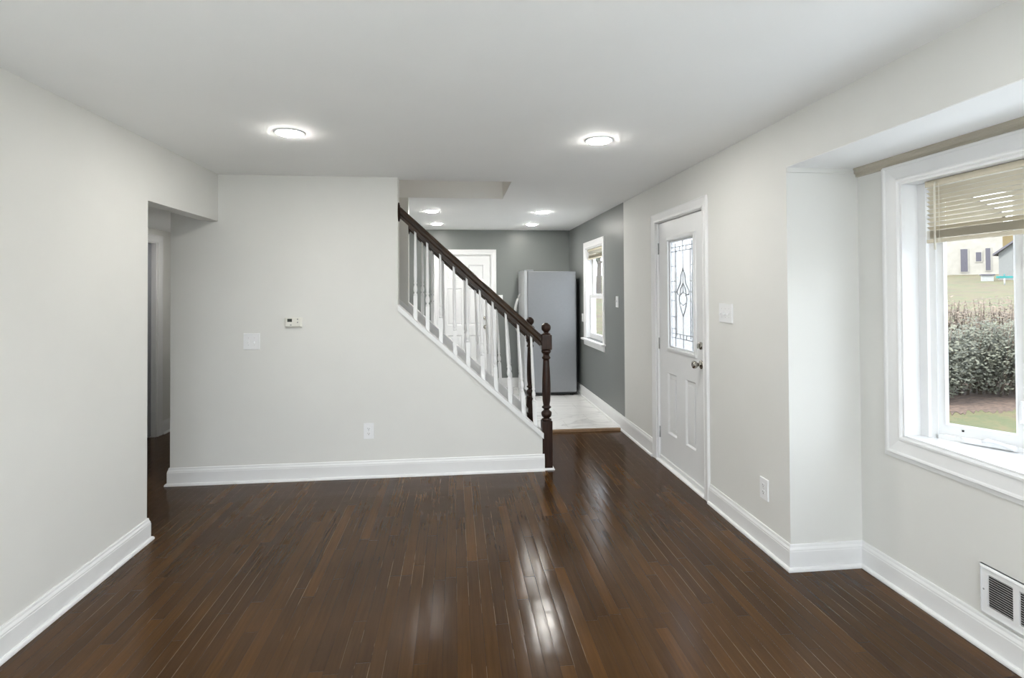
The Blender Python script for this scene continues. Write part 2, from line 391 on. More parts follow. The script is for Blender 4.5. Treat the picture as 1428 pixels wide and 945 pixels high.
# ------------------------------------------------------------------ dimensions (metres; camera above the origin, looking along +Y)
XL, XR, XB = -1.863, 1.790, 2.206        # left wall, right wall, wall behind the bay recess
YB, YK = 4.501, 8.33                     # wall carrying the stair, far kitchen wall
H = 2.44
YE = 3.516                               # end of left wall (hall opening)
YS0, YS1 = 4.611, 5.478                  # stairwell
YREAR = -2.6
YBAY = 2.754; YBAY0 = -0.06
YG = 5.60                                # grey paint starts
YT = 5.70                                # tile starts
ZT = 0.018
fX = lambda y, z, x: (x, y, z)           # slab across Y-Z
fY = lambda x, z, y: (x, y, z)           # slab across X-Z
fZ = lambda x, y, z: (x, y, z)           # slab across X-Y

# ------------------------------------------------------------------ shell
struct('floor', MB().slab(-3.25, 2.45, YREAR - 0.1, 6.8, -0.25, 0.0, [(-2.25, 2.45, YT, 6.8)], fZ), 'floor', 'dark stained narrow oak strip floor worn and glossy', 'floor')
struct('floor_rear_bounce', MB().slab(XL, XR, YREAR, 1.25, 0.0, 0.012, [], fZ), 'carpet', 'pale carpet added behind the camera to bounce light onto the ceiling', 'carpet')  # added out of view to throw light back up at the ceiling
struct('floor_kitchen', MB().slab(-2.25, 1.92, YT, YK + 0.1, -0.25, ZT, [], fZ), 'tile', 'white marble look tile floor of the kitchen', 'floor')
struct('ceiling', MB().slab(XL - 0.115, XR + 0.13, YREAR - 0.1, YK + 0.1, H, H + 0.26, [(-1.98, 0.488, YS0, YS1)], fZ), 'ceiling_paint', 'flat white ceiling with stair opening', 'ceiling')
# left wall with header over the hall opening
struct('wall_left', MB().slab(YREAR - 0.1, YB, 0, H, XL - 0.115, XL, [(YE, YB, -1, 2.068)], fX), 'wall_paint', 'pale left wall ending at the hall opening', 'wall')
# wall carrying the stair rail: stepped outline
def cap_z(x): return 1.394 - 0.905 * (x + 0.462)
XE = 0.726                               # right end of knee wall
XU = -0.463                              # right end of full height wall
out = [(-2.217, 0), (XE, 0), (XE, cap_z(XE) - 0.045), (XU, cap_z(XU) - 0.045), (XU, H), (-1.978, H), (-1.978, 2.165), (-2.217, 2.165)]
struct('wall_back', MB().prism(out, lambda a, b, k: (a, YB + 0.11 * k, b)), 'wall_paint', 'pale back wall with sloping stair side', 'wall')
out2 = [(-2.05, 0), (XE, 0), (XE, cap_z(XE) - 0.045), (-0.46, cap_z(-0.46) - 0.045), (-0.46, H), (-2.05, H)]
struct('wall_stair_far', MB().prism(out2, lambda a, b, k: (a, YS1 + 0.11 * k, b)), 'wall_paint', 'wall on the kitchen side of the stairs', 'wall')
# stairwell shaft above the ceiling
ZS2 = 4.95
sh = MB()
sh.box(-2.09, -1.98, YS0 + 0.001, YS1 - 0.001, 0, H + 0.26).box(-2.09, -1.98, YS0 - 0.11, YS1 + 0.11, H + 0.26, ZS2)
sh.box(-1.98, 0.60, YS0 - 0.11, YS0, H + 0.26, ZS2).box(-1.98, 0.60, YS1, YS1 + 0.11, H + 0.26, ZS2)
sh.box(0.488, 0.60, YS0, YS1, H + 0.26, ZS2)
struct('wall_stairwell', sh, 'wall_paint', 'upper walls of the stairwell', 'wall')
struct('ceiling_stairwell', MB().box(-2.09, 0.60, YS0 - 0.11, YS1 + 0.11, ZS2, ZS2 + 0.1), 'ceiling_paint', 'ceiling over the stairwell', 'ceiling')
# right wall: door opening, bay recess
D0, D1, DZ = 3.735, 4.685, 2.115
struct('wall_right', MB().slab(YREAR - 0.1, YG, 0, H, XR, XR + 0.13, [(D0, D1, -1, DZ), (YBAY0, YBAY, -1, 2.170)], fX), 'wall_paint', 'pale right wall with front door and bay recess', 'wall')
KW0, KW1, KWZ0, KWZ1 = 6.42, 7.26, 0.86, 2.07
struct('wall_kitchen_right', MB().slab(YG, YK + 0.1, 0, H, XR, XR + 0.13, [(KW0, KW1, KWZ0, KWZ1)], fX), 'grey_paint', 'grey right wall of the kitchen with window', 'wall')
struct('wall_kitchen_back', MB().slab(-2.25, XR, ZT, H, YK, YK + 0.1, [(-0.255, 0.575, 0, 2.075)], fY), 'grey_paint', 'grey far wall of the kitchen', 'wall')
struct('wall_kitchen_left', MB().box(-2.25, -2.05, YS1 + 0.11, YK, 0, H), 'grey_paint', 'grey left wall of the kitchen', 'wall')
# bay recess
struct('wall_bay_side', MB().box(XR + 0.13, XB + 0.12, YBAY, YBAY + 0.11, 0, 2.30).box(XR + 0.13, XB + 0.12, YBAY0 - 0.11, YBAY0, 0, 2.30), 'wall_paint', 'side wall of the bay recess', 'wall')
WY0, WY1, WZ0, WZ1 = 0.232, 2.462, 0.775, 2.030
struct('wall_bay', MB().slab(YBAY0, YBAY, 0, 2.166, XB, XB + 0.10, [(WY0, WY1, WZ0, WZ1)], fX), 'wall_paint', 'wall around the bay window', 'wall')
struct('ceiling_bay', MB().box(XR + 0.13, XB + 0.12, YBAY0, YBAY, 2.166, 2.30).box(XR + 0.0006, XR + 0.13, YBAY0, YBAY, 2.166, 2.1695), 'ceiling_paint', 'white soffit of the bay recess', 'ceiling')
# hall
struct('ceiling_hall', MB().box(-3.25, XL - 0.115, 2.9, 6.8, 2.165, 2.28), 'ceiling_paint', 'low ceiling of the side hall', 'ceiling')
HD0, HD1 = 5.20, 6.03
struct('wall_hall_left', MB().slab(2.9, 6.8, 0, 2.165, -3.22, -3.10, [(HD0, HD1, -1, 2.03)], fX), 'wall_paint', 'far wall of the side hall', 'wall')
struct('wall_hall_right', MB().box(-2.217, -2.10, YS0 + 0.0, YS1 + 0.11, 0, 2.165).box(-2.36, -2.25, YS1 + 0.11, 6.7, 0, 2.165), 'wall_paint', 'inner wall of the side hall', 'wall')
struct('wall_hall_end', MB().box(-3.10, -2.25, 6.7, 6.8, 0, 2.165).box(-3.10, XL - 0.115, 2.9, 3.0, 0, 2.165), 'wall_paint', 'end wall of the side hall', 'wall')
struct('wall_hall_closet', MB().box(-3.9, -3.8, 5.0, 6.3, 0, 2.165).box(-3.8, -3.22, 5.0, 5.1, 0, 2.165).box(-3.8, -3.22, 6.2, 6.3, 0, 2.165).box(-3.8, -3.25, 5.1, 6.2, -0.1, 0), 'wall_paint', 'walls beyond the hall door', 'wall')
struct('ceiling_hall_closet', MB().box(-3.9, -3.25, 5.0, 6.3, 2.165, 2.28), 'ceiling_paint', 'ceiling beyond the hall door', 'ceiling')
# wall behind the camera, with an opening for the added patio window
struct('wall_rear', MB().slab(XL - 0.115, XR + 0.13, 0, H, YREAR - 0.1, YREAR, [(-1.6, 1.5, 0.10, 2.25)], fY), 'wall_paint', 'rear wall of the room', 'wall')
# foundation
struct('floor_foundation', MB().box(-3.2, 1.9, YREAR - 0.05, YK + 0.05, -0.62, -0.25).box(1.9, 2.42, YBAY0 - 0.1, YBAY + 0.1, -0.62, -0.25), 'house_grey')

# ------------------------------------------------------------------ trims
def base_prof(h=0.137):
    return [(0, 0), (0.030, 0), (0.030, 0.008), (0.027, 0.015), (0.022, 0.019), (0.016, 0.020), (0.016, h - 0.036), (0.0145, h - 0.033), (0.0145, h - 0.026),
            (0.012, h - 0.020), (0.009, h - 0.014), (0.008, h - 0.005), (0.006, h), (0, h)]
def baseboard(name, path, label, h=0.137, z=0.0):
    o = struct(name, MB().sweep(path, base_prof(h), lambda a, b, q: (a, b, q + z)), 'trim_paint', label, 'baseboard')
    return o
baseboard('baseboard_left', [(XL - 0.115, YE), (XL, YE), (XL, YREAR)], 'white baseboard along the left wall')
baseboard('baseboard_back', [(0.742, YB), (-2.217, YB), (-2.217, YB + 1.05)], 'white baseboard under the stair wall')
baseboard('baseboard_right', [(XR, YREAR), (XR, YBAY0), (XB, YBAY0), (XB, YBAY), (XR, YBAY), (XR, 3.665)], 'white baseboard around the bay recess')
baseboard('baseboard_entry', [(XR, 4.755), (XR, YT)], 'white baseboard between front door and kitchen', 0.158)
baseboard('baseboard_kitchen_right', [(XR, YT), (XR, YK), (0.66, YK)], 'white baseboard of the kitchen', 0.142, ZT)
baseboard('baseboard_kitchen_back', [(-0.34, YK), (-2.05, YK)], 'white baseboard left of the kitchen door', 0.165, ZT)
baseboard('baseboard_hall', [(-3.10, 6.7), (-3.10, HD1 + 0.09)], 'white baseboard in the side hall')
baseboard('baseboard_hall_near', [(-3.10, HD0 - 0.09), (-3.10, 3.0), (XL - 0.115, 3.0)], 'white baseboard in the near hall')
baseboard('baseboard_rear', [(XL, YREAR), (-1.69, YREAR)], 'white baseboard behind')
# wood nosing where tile meets oak
struct('trim_threshold', MB().prism([(YT - 0.035, 0), (YT - 0.034, 0.014), (YT - 0.026, 0.024), (YT + 0.012, 0.024), (YT + 0.014, 0.018), (YT + 0.014, 0.0)],
       lambda a, b, k: (0.60 + (XR - 0.026 - 0.60) * k, a, b)), 'threshold_wood', 'brown wood nosing at the kitchen step', 'threshold')
# sloping white caps on the two stair curbs
def slope_trim(y0, y1, x0, x1, th=0.045):
    m = MB(); t = th
    m.prism([(x0, cap_z(x0) - t), (x1, cap_z(x1) - t), (x1, cap_z(x1)), (x0, cap_z(x0))], lambda a, b, k: (a, y0 + (y1 - y0) * k, b))
    return m
struct('trim_stair_near', slope_trim(YB - 0.018, YS0 + 0.012, XU, 0.735), 'trim_paint', 'white sloping cap along the near stair curb', 'trim')
struct('trim_stair_far', slope_trim(YS1 - 0.012, YS1 + 0.125, -0.46, 0.735), 'trim_paint', 'white sloping cap along the far stair curb', 'trim')
# crown strip at the top of the bay wall
struct('trim_bay_crown', MB().prism([(XB, 2.166), (XB - 0.030, 2.166), (XB - 0.030, 2.158), (XB - 0.022, 2.150), (XB - 0.022, 2.140), (XB - 0.012, 2.132), (XB - 0.012, 2.122), (XB, 2.118)],
       lambda a, b, k: (a, YBAY0 + (YBAY - YBAY0) * k, b)), 'rail_beige', 'beige moulding above the bay window', 'moulding')
struct('trim_bay_side', MB().prism([(YBAY, 2.166), (YBAY - 0.006, 2.166), (YBAY - 0.006, 2.140), (YBAY, 2.138)], lambda a, b, k: (XR + 0.004 + (XB - 0.03 - XR) * k, a, b)), 'wall_paint')

CAS = [(0, 0), (0, 0.010), (0.006, 0.013), (0.014, 0.013), (0.018, 0.010), (0.026, 0.011), (0.058, 0.017), (0.064, 0.020), (0.068, 0.018), (0.070, 0.012), (0.070, 0)]
def casing_u(y0, y1, z1, w, fn, z0=0.0):
    """three sided casing around an opening y0..y1 x z0..z1, width scaled to w"""
    k = w / 0.070
    return MB().sweep([(y0, z0), (y0, z1), (y1, z1), (y1, z0)], [(d * k, h) for d, h in CAS], fn)

# ------------------------------------------------------------------ front door (door_1)
SX = XR + 0.022                                   # face of the slab
S0, S1, SZ0, SZ1 = 3.775, 4.655, 0.022, 2.090     # near edge, hinge edge
GY0, GY1, GZ0, GZ1 = 3.945, 4.435, 1.020, 1.918   # glass opening
d1 = MB()
PAN = [(3.935, 4.130), (4.292, 4.490)]; PZ0, PZ1 = 0.275, 0.805
d1.slab(S0, S1, SZ0, SZ1, SX, SX + 0.044, [(GY0, GY1, GZ0, GZ1)] + [(a, b, PZ0, PZ1) for a, b in PAN], fX)
for a, b in PAN:                                  # moulded sunk panels
    d1.box(SX + 0.012, SX + 0.040, a - 0.001, b + 0.001, PZ0 - 0.001, PZ1 + 0.001)
    d1.sweep([(a, PZ0), (b, PZ0), (b, PZ1), (a, PZ1)], [(0, 0), (0.0, 0.012), (0.006, 0.013), (0.020, 0.001), (0.020, 0)], lambda p, q, h: (SX + 0.012 - h, p, q), closed=True)
    d1.box(SX + 0.0045, SX + 0.014, a + 0.040, b - 0.040, PZ0 + 0.045, PZ1 - 0.045, bev=0.006)
door1 = struct('door_1', d1, 'door_paint', 'white front door with oval leaded glass light', 'door')
door1['label'] = 'white front door with a tall leaded glass light'
fr = MB(); k = [(0, -0.004), (0, 0.012), (0.010, 0.016), (0.030, 0.010), (0.034, -0.004)]
fr.sweep([(GY0, GZ0), (GY0, GZ1), (GY1, GZ1), (GY1, GZ0)], k, lambda p, q, h: (SX - h, p, q), closed=True)
fr.sweep([(GY1, GZ0), (GY1, GZ1), (GY0, GZ1), (GY0, GZ0)], [(0, 0), (0, 0.03), (0.012, 0.03), (0.012, 0)], lambda p, q, h: (SX + 0.035 - h, p, q), closed=True)
fr.obj('glass_frame', 'door_paint', door1)
gp = MB().box(SX + 0.018, SX + 0.024, GY0 + 0.002, GY1 - 0.002, GZ0 + 0.002, GZ1 - 0.002).obj('glass_pane', 'frosted', door1)
gw, gh = GY1 - GY0, GZ1 - GZ0
def G(s, t): return (SX + 0.016, GY1 - s * gw, GZ1 - t * gh)
cm = MB()
def came(p, q, r=0.0032): cm.tube([G(*p), G(*q)], r, 6)
for s in (0.19, 0.235, 0.785, 0.85): came((s, 0.03 if s in (0.19, 0.85) else 0.09), (s, 0.985 if s in (0.19, 0.85) else 0.89), 0.0032)
for t in (0.065, 0.105, 0.865, 0.905): came((0.02, t), (0.98, t), 0.0032)
came((0.5, 0.0), (0.5, 0.262)); came((0.5, 0.70), (0.5, 1.0)); came((0.02, 0.48), (0.25, 0.48)); came((0.78, 0.48), (0.98, 0.48))
for t in (0.24, 0.38, 0.56, 0.71, 0.82):
    came((0.03, t), (0.235, t), 0.003); came((0.785, t), (0.98, t), 0.003)
for s in (0.38, 0.62):
    came((s, 0.065), (s, 0.105), 0.003); came((s, 0.865), (s, 0.905), 0.003)
def curve_came(pts, r=0.0045): cm.tube([G(*p) for p in pts], r, 6)
for sg in (-1, 1):
    curve_came([(0.5, 0.262), (0.5 + sg * 0.08, 0.335), (0.5 + sg * 0.10, 0.40), (0.5 + sg * 0.24, 0.475), (0.5 + sg * 0.22, 0.50), (0.5 + sg * 0.10, 0.505), (0.5, 0.48)])
    curve_came([(0.5, 0.40), (0.5 + sg * 0.09, 0.45), (0.5 + sg * 0.12, 0.505), (0.5 + sg * 0.15, 0.54), (0.5 + sg * 0.12, 0.60), (0.5 + sg * 0.06, 0.655), (0.5, 0.70)])
curve_came([(0.37, 0.575), (0.5, 0.60), (0.63, 0.575)], 0.003); curve_came([(0.5, 0.262), (0.5, 0.48)], 0.003)
cm.obj('leaded_caming', 'caming', door1)['label'] = 'grey lead lines with a diamond motif'
def lever_lock(y, z, parent, knob=True):
    if knob:
        b = MB().lathe([(0.0, 0.0), (0.033, 0.0), (0.034, -0.006), (0.029, -0.010), (0.013, -0.014), (0.012, -0.030), (0.019, -0.036), (0.027, -0.046), (0.029, -0.058), (0.026, -0.068), (0.016, -0.073), (0.0, -0.074)], 20, (SX, y, z), 'X')
        b.obj('door_knob', 'nickel', parent)
    else:
        b = MB().lathe([(0.0, 0.0), (0.028, 0.0), (0.029, -0.008), (0.024, -0.016), (0.014, -0.018), (0.0, -0.019)], 20, (SX, y, z), 'X')
        b.box(SX - 0.034, SX - 0.016, y - 0.006, y + 0.006, z - 0.018, z + 0.018, bev=0.003)
        b.obj('deadbolt', 'nickel', parent)
lever_lock(3.838, 0.952, door1); lever_lock(3.838, 1.090, door1, False)
for z in (1.870, 1.032, 0.250):
    MB().lathe([(0.0, z - 0.05), (0.007, z - 0.05), (0.007, z + 0.05), (0.0, z + 0.05)], 10, (SX - 0.006, S1 + 0.008, 0)).box(SX - 0.004, SX - 0.001, S1 - 0.004, S1 + 0.028, z - 0.048, z + 0.048).obj('hinge', 'steel_hinge', door1)
sw_ = MB().box(SX - 0.012, SX + 0.03, S0 + 0.004, S1 - 0.004, 0.020, 0.052, bev=0.004).obj('door_sweep', 'door_paint', door1)
jb = MB()                                          # jamb, stops, sill
jb.box(XR + 0.002, XR + 0.128, D0 - 0.001, S0 - 0.003, 0.0, DZ).box(XR + 0.002, XR + 0.128, S1 + 0.003, D1 + 0.001, 0.0, DZ).box(XR + 0.002, XR + 0.128, D0, D1, SZ1 + 0.004, DZ + 0.001)
jb.box(SX + 0.046, SX + 0.060, S0 - 0.004, S0 + 0.012, 0.02, SZ1).box(SX + 0.046, SX + 0.060, S1 - 0.012, S1 + 0.004, 0.02, SZ1).box(SX + 0.046, SX + 0.060, S0, S1, SZ1 - 0.012, SZ1 + 0.005)
struct('trim_door_jamb', jb, 'trim_paint', 'white jamb of the front door', 'door frame')
struct('trim_door_casing', casing_u(3.752, 4.672, 2.100, 0.080, lambda a, b, h: (XR - h, a, b)), 'trim_paint', 'white moulded casing of the front door', 'door frame')
struct('trim_door_sill', MB().prism([(XR - 0.016, 0.0), (XR - 0.016, 0.010), (XR + 0.0, 0.020), (XR + 0.15, 0.016), (XR + 0.15, -0.05), (XR, -0.05)], lambda a, b, k: (a, 3.752 + (4.672 - 3.752) * k, b)), 'trim_paint', 'white sill under the front door', 'sill')

# ------------------------------------------------------------------ kitchen door (door_2), hall door (door_3)
KX0, KX1 = -0.225, 0.545
d2 = MB(); cols = [(KX0 + 0.10, KX0 + 0.34), (KX1 - 0.34, KX1 - 0.10)]; rows = [(0.25, 0.83), (0.97, 1.55), (1.67, 1.91)]
hs = [(a, b, c, d) for a, b in cols for c, d in rows]
d2.slab(KX0, KX1, 0.026, 2.045, YK + 0.025, YK + 0.065, hs, fY)
for a, b, c, d in hs:
    d2.box(a - 0.001, b + 0.001, YK + 0.040, YK + 0.060, c - 0.001, d + 0.001)
    d2.sweep([(a, c), (b, c), (b, d), (a, d)], [(0, 0), (0, 0.012), (0.005, 0.013), (0.02, 0.001), (0.02, 0)], lambda p, q, h: (p, YK + 0.040 - h, q), closed=True)
    d2.box(a + 0.035, b - 0.035, YK + 0.031, YK + 0.042, c + 0.035, d - 0.035, bev=0.005)
door2 = struct('door_2', d2, 'door_paint', 'white six panel door in the far kitchen wall', 'door')
for z in (1.87, 1.10, 0.25):
    MB().lathe([(0.0, z - 0.05), (0.008, z - 0.05), (0.008, z + 0.05), (0.0, z + 0.05)], 10, (KX0 - 0.006, YK + 0.018, 0)).box(KX0 - 0.03, KX0 + 0.002, YK + 0.021, YK + 0.024, z - 0.048, z + 0.048).obj('hinge', 'steel_hinge', door2)
MB().lathe([(0, 0), (0.032, 0), (0.032, -0.008), (0.012, -0.014), (0.012, -0.032), (0.026, -0.044), (0.028, -0.058), (0.018, -0.068), (0, -0.070)], 18, (0.466, YK + 0.025, 0.945), 'Y').obj('door_knob', 'nickel', door2)
MB().lathe([(0, 0), (0.030, 0), (0.030, -0.010), (0.020, -0.016), (0, -0.017)], 18, (0.466, YK + 0.025, 1.078), 'Y').obj('deadbolt', 'nickel', door2)
struct('trim_kitchen_door', casing_u(-0.240, 0.560, 2.060, 0.078, lambda a, b, h: (a, YK - h, b), ZT).box(-0.256, -0.228, YK + 0.002, YK + 0.09, ZT, 2.075).box(0.548, 0.576, YK + 0.002, YK + 0.09, ZT, 2.075).box(-0.256, 0.576, YK + 0.002, YK + 0.09, 2.048, 2.076)
       .box(-0.256, 0.576, YK + 0.066, YK + 0.10, ZT, 2.076), 'trim_paint', 'white casing of the kitchen door', 'door frame')
d3 = MB().slab(HD0 + 0.02, HD1 - 0.02, 0.012, 2.015, -3.185, -3.150, [], fX)
for a, b in ((HD0 + 0.12, HD0 + 0.36), (HD1 - 0.36, HD1 - 0.12)):
    for c, d in ((0.22, 0.95), (1.10, 1.88)): d3.box(-3.152, -3.144, a, b, c, d, bev=0.006)
door3 = struct('door_3', d3, 'hall_door_paint', 'shaded grey door in the side hall', 'door')
MB().lathe([(0, 0), (0.030, 0), (0.030, 0.008), (0.012, 0.012), (0.012, 0.03), (0.026, 0.042), (0.026, 0.056), (0, 0.066)], 16, (-3.150, HD0 + 0.09, 0.95), 'X').obj('door_knob', 'nickel', door3)
struct('trim_hall_door', casing_u(HD0 + 0.0, HD1 - 0.0, 2.025, 0.078, lambda a, b, h: (-3.10 + h, a, b)).box(-3.215, -3.102, HD0 - 0.001, HD0 + 0.018, 0, 2.03).box(-3.215, -3.102, HD1 - 0.018, HD1 + 0.001, 0, 2.03).box(-3.215, -3.102, HD0, HD1, 2.017, 2.031), 'trim_paint', 'white casing of the side hall door', 'door frame')

# ------------------------------------------------------------------ bay window (window_1)
w1 = bpy.data.objects.new('window_1', None); C.objects.link(w1); w1.location = (XB, (WY0 + WY1) / 2, WZ0); w1['kind'] = 'structure'
w1['label'] = 'white bay window with angled casement overlooking the lawn'; w1['category'] = 'window'
BC = [(0, 0), (0, 0.016), (0.010, 0.022), (0.022, 0.022), (0.026, 0.014), (0.034, 0.013), (0.110, 0.018), (0.118, 0.023), (0.128, 0.025), (0.134, 0.020), (0.136, 0.012), (0.165, 0.010), (0.165, 0)]
MB().sweep([(WY0, WZ0), (WY0, WZ1), (WY1, WZ1), (WY1, WZ0)], [(q * 0.70, r) for q, r in BC], lambda a, b, h: (XB - h, a, b), closed=True).obj('casing', 'trim_paint', w1)
EX = Vector((0.5, -0.866, 0)); EN = Vector((0.866, 0.5, 0)); P0 = Vector((2.298, 2.412, 0))
LF = 0.372                                         # width of an angled flank
PC = P0 + EX * LF
def flank(org, ex, en):
    m = Matrix.Identity(4)
    for i in range(3): m[i][0] = ex[i]; m[i][1] = en[i]; m[i][2] = (0, 0, 1)[i]; m[i][3] = org[i]
    return m
P1 = Vector((2.298, 0.282, 0)); EX1 = Vector((0.5, 0.866, 0)); EN1 = Vector((0.866, -0.5, 0)); PC1 = P1 + EX1 * LF
ZA, ZB = 0.785, 2.020
# seat board, head board, jambs: one shaped liner
poly = [(XB - 0.012, WY0 + 0.001), (P1.x, WY0 + 0.001), (P1.x + 0.02, P1.y), (PC1.x + 0.07, PC1.y), (PC.x + 0.07, PC.y), (P0.x + 0.02, P0.y), (P0.x, WY1 - 0.001), (XB - 0.012, WY1 - 0.001)]
MB().prism(poly, lambda a, b, k: (a, b, WZ0 - 0.004 + (ZA - WZ0 + 0.004) * k)).obj('stool', 'trim_paint', w1)
MB().prism(poly, lambda a, b, k: (a, b, ZB + 0.014 * k)).obj('head_board', 'trim_paint', w1)
MB().box(XB - 0.010, P0.x + 0.004, WY1 - 0.010, WY1 + 0.002, ZA, ZB).box(XB + 0.078, P0.x + 0.004, P0.y - 0.004, WY1 - 0.008, ZA, ZB, bev=0.002).obj('jamb', 'trim_paint', w1)
MB().box(XB - 0.010, P1.x + 0.004, WY0 - 0.002, WY0 + 0.010, ZA, ZB).box(XB + 0.078, P1.x + 0.004, WY0 + 0.008, P1.y + 0.004, ZA, ZB, bev=0.002).obj('jamb', 'trim_paint', w1)
for org, ex, en in ((P0, EX, EN), (P1, EX1, EN1)):
    m = flank(org, ex, en)
    f = MB()
    f.box(-0.010, 0.030, 0.0, 0.085, ZA, ZB, mtx=m).box(LF - 0.030, LF + 0.018, 0.0, 0.085, ZA, ZB, mtx=m).box(0.02, LF - 0.02, 0.0, 0.085, ZA, ZA + 0.022, mtx=m).box(0.02, LF - 0.02, 0.0, 0.085, ZB - 0.03, ZB, mtx=m)
    f.obj('window_frame', 'trim_paint', w1)
    a0, a1, b0, b1 = 0.027, LF - 0.027, ZA + 0.020, ZB - 0.026
    s = MB(); w = 0.030
    s.slab(a0, a1, b0, b1, 0.014, 0.062, [(a0 + w, a1 - w, b0 + 0.050, b1 - 0.048)], lambda a, b, t: tuple(m @ Vector((a, t, b))))
    s.sweep([(a0 + w, b0 + 0.05), (a1 - w, b0 + 0.05), (a1 - w, b1 - 0.048), (a0 + w, b1 - 0.048)], [(0, 0.0), (0.008, 0.0), (0, 0.012)], lambda a, b, h: tuple(m @ Vector((a, 0.022 - h, b))), closed=True)
    sh_ = s.obj('casement_sash', 'trim_paint', w1)
    MB().sweep([(a0 + w, b0 + 0.05), (a1 - w, b0 + 0.05), (a1 - w, b1 - 0.048), (a0 + w, b1 - 0.048)], [(-0.001, 0.034), (0.0035, 0.034), (0.0035, 0.024), (-0.001, 0.024)], lambda a, b, h: tuple(m @ Vector((a, h, b))), closed=True).obj('glazing_gasket', 'rubber', sh_)
    MB().box(a0 + w + 0.001, a1 - w - 0.001, 0.036, 0.042, b0 + 0.051, b1 - 0.049, mtx=m).obj('pane', 'glass', sh_)
    c_ = MB().box(0.125, 0.315, -0.020, 0.016, ZA + 0.003, ZA + 0.026, bev=0.006, mtx=m)
    c_.tube([m @ Vector((0.20, -0.012, ZA + 0.022)), m @ Vector((0.22, -0.020, ZA + 0.034)), m @ Vector((0.26, -0.022, ZA + 0.030)), m @ Vector((0.305, -0.024, ZA + 0.016))], [0.009, 0.009, 0.007, 0.009], 8)
    c_.obj('crank_operator', 'plastic', w1)
    l_ = MB().box(LF - 0.048, LF - 0.026, -0.014, 0.016, ZA + 0.13, ZA + 0.21, bev=0.004, mtx=m).box(LF - 0.042, LF - 0.032, -0.024, -0.010, ZA + 0.15, ZA + 0.23, bev=0.003, mtx=m)
    l_.obj('sash_lock', 'plastic', w1)
    MB().box(0.118, 0.126, 0.009, 0.015, ZA + 0.048, ZA + 0.056, mtx=m).obj('screw', 'slot_dark', w1)
# fixed middle light
cf = MB(); cx0 = PC.x
cf.slab(PC1.y - 0.02, PC.y + 0.02, ZA, ZB, cx0 + 0.0, cx0 + 0.075, [(PC1.y + 0.05, PC.y - 0.05, ZA + 0.06, ZB - 0.06)], fX)
cf.obj('window_frame', 'trim_paint', w1)
MB().box(cx0 + 0.040, cx0 + 0.046, PC1.y + 0.049, PC.y - 0.049, ZA + 0.059, ZB - 0.059).obj('pane', 'glass', w1)
# outer skin of the projecting bay (under and over)
struct('trim_bay_roof', MB().prism(poly[1:-1], lambda a, b, k: (a + 0.02 * (a > 2.31), b, ZB + 0.016 + 0.10 * k)), 'house_grey')

# ------------------------------------------------------------------ kitchen window (window_2) and unseen rear patio window added for daylight (window_3_added)
w2 = bpy.data.objects.new('window_2', None); C.objects.link(w2); w2.location = (XR, (KW0 + KW1) / 2, KWZ0); w2['kind'] = 'structure'
w2['label'] = 'white double hung window in the grey kitchen wall'; w2['category'] = 'window'
casing_u(KW0, KW1, KWZ1, 0.085, lambda a, b, h: (XR - h, a, b), KWZ0 - 0.01).obj('casing', 'trim_paint', w2)
MB().box(XR - 0.055, XR + 0.06, KW0 - 0.105, KW1 + 0.125, KWZ0 - 0.030, KWZ0 - 0.006, bev=0.005).obj('stool', 'trim_paint', w2)
MB().box(XR - 0.018, XR - 0.001, KW0 - 0.09, KW1 + 0.09, KWZ0 - 0.10, KWZ0 - 0.030, bev=0.003).obj('apron', 'trim_paint', w2)
j = MB().box(XR, XR + 0.128, KW0 - 0.002, KW0 + 0.016, KWZ0 - 0.006, KWZ1).box(XR, XR + 0.128, KW1 - 0.016, KW1 + 0.002, KWZ0 - 0.006, KWZ1).box(XR, XR + 0.128, KW0, KW1, KWZ1 - 0.016, KWZ1 + 0.002).box(XR + 0.05, XR + 0.128, KW0, KW1, KWZ0 - 0.006, KWZ0 + 0.012)
j.obj('jamb', 'trim_paint', w2)
zm = 1.42
for nm, x0, z0, z1 in (('lower_sash', XR + 0.050, KWZ0 + 0.012, zm + 0.02), ('upper_sash', XR + 0.086, zm - 0.02, KWZ1 - 0.016)):
    s = MB().slab(KW0 + 0.016, KW1 - 0.016, z0, z1, x0, x0 + 0.034, [(KW0 + 0.062, KW1 - 0.062, z0 + 0.055, z1 - 0.042)], fX).obj(nm, 'trim_paint', w2)
    MB().box(x0 + 0.015, x0 + 0.019, KW0 + 0.061, KW1 - 0.061, z0 + 0.054, z1 - 0.041).obj('pane', 'glass', s)
w3 = bpy.data.objects.new('window_3_added', None); C.objects.link(w3); w3.location = (0, YREAR, 0.1); w3['kind'] = 'structure'
w3['label'] = 'wide patio window added behind the camera to let daylight in'; w3['category'] = 'window'
MB().slab(-1.602, 1.502, 0.098, 2.252, YREAR - 0.08, YREAR - 0.02, [(-1.54, -0.08, 0.17, 2.18), (-0.02, 1.44, 0.17, 2.18)], fY).obj('window_frame', 'trim_paint', w3)
for a, b in ((-1.54, -0.08), (-0.02, 1.44)): MB().box(a - 0.001, b + 0.001, YREAR - 0.052, YREAR - 0.046, 0.169, 2.181).obj('pane', 'glass', w3)
casing_u(-1.6, 1.5, 2.25, 0.085, lambda a, b, h: (a, YREAR + h, b)).obj('casing', 'trim_paint', w3)

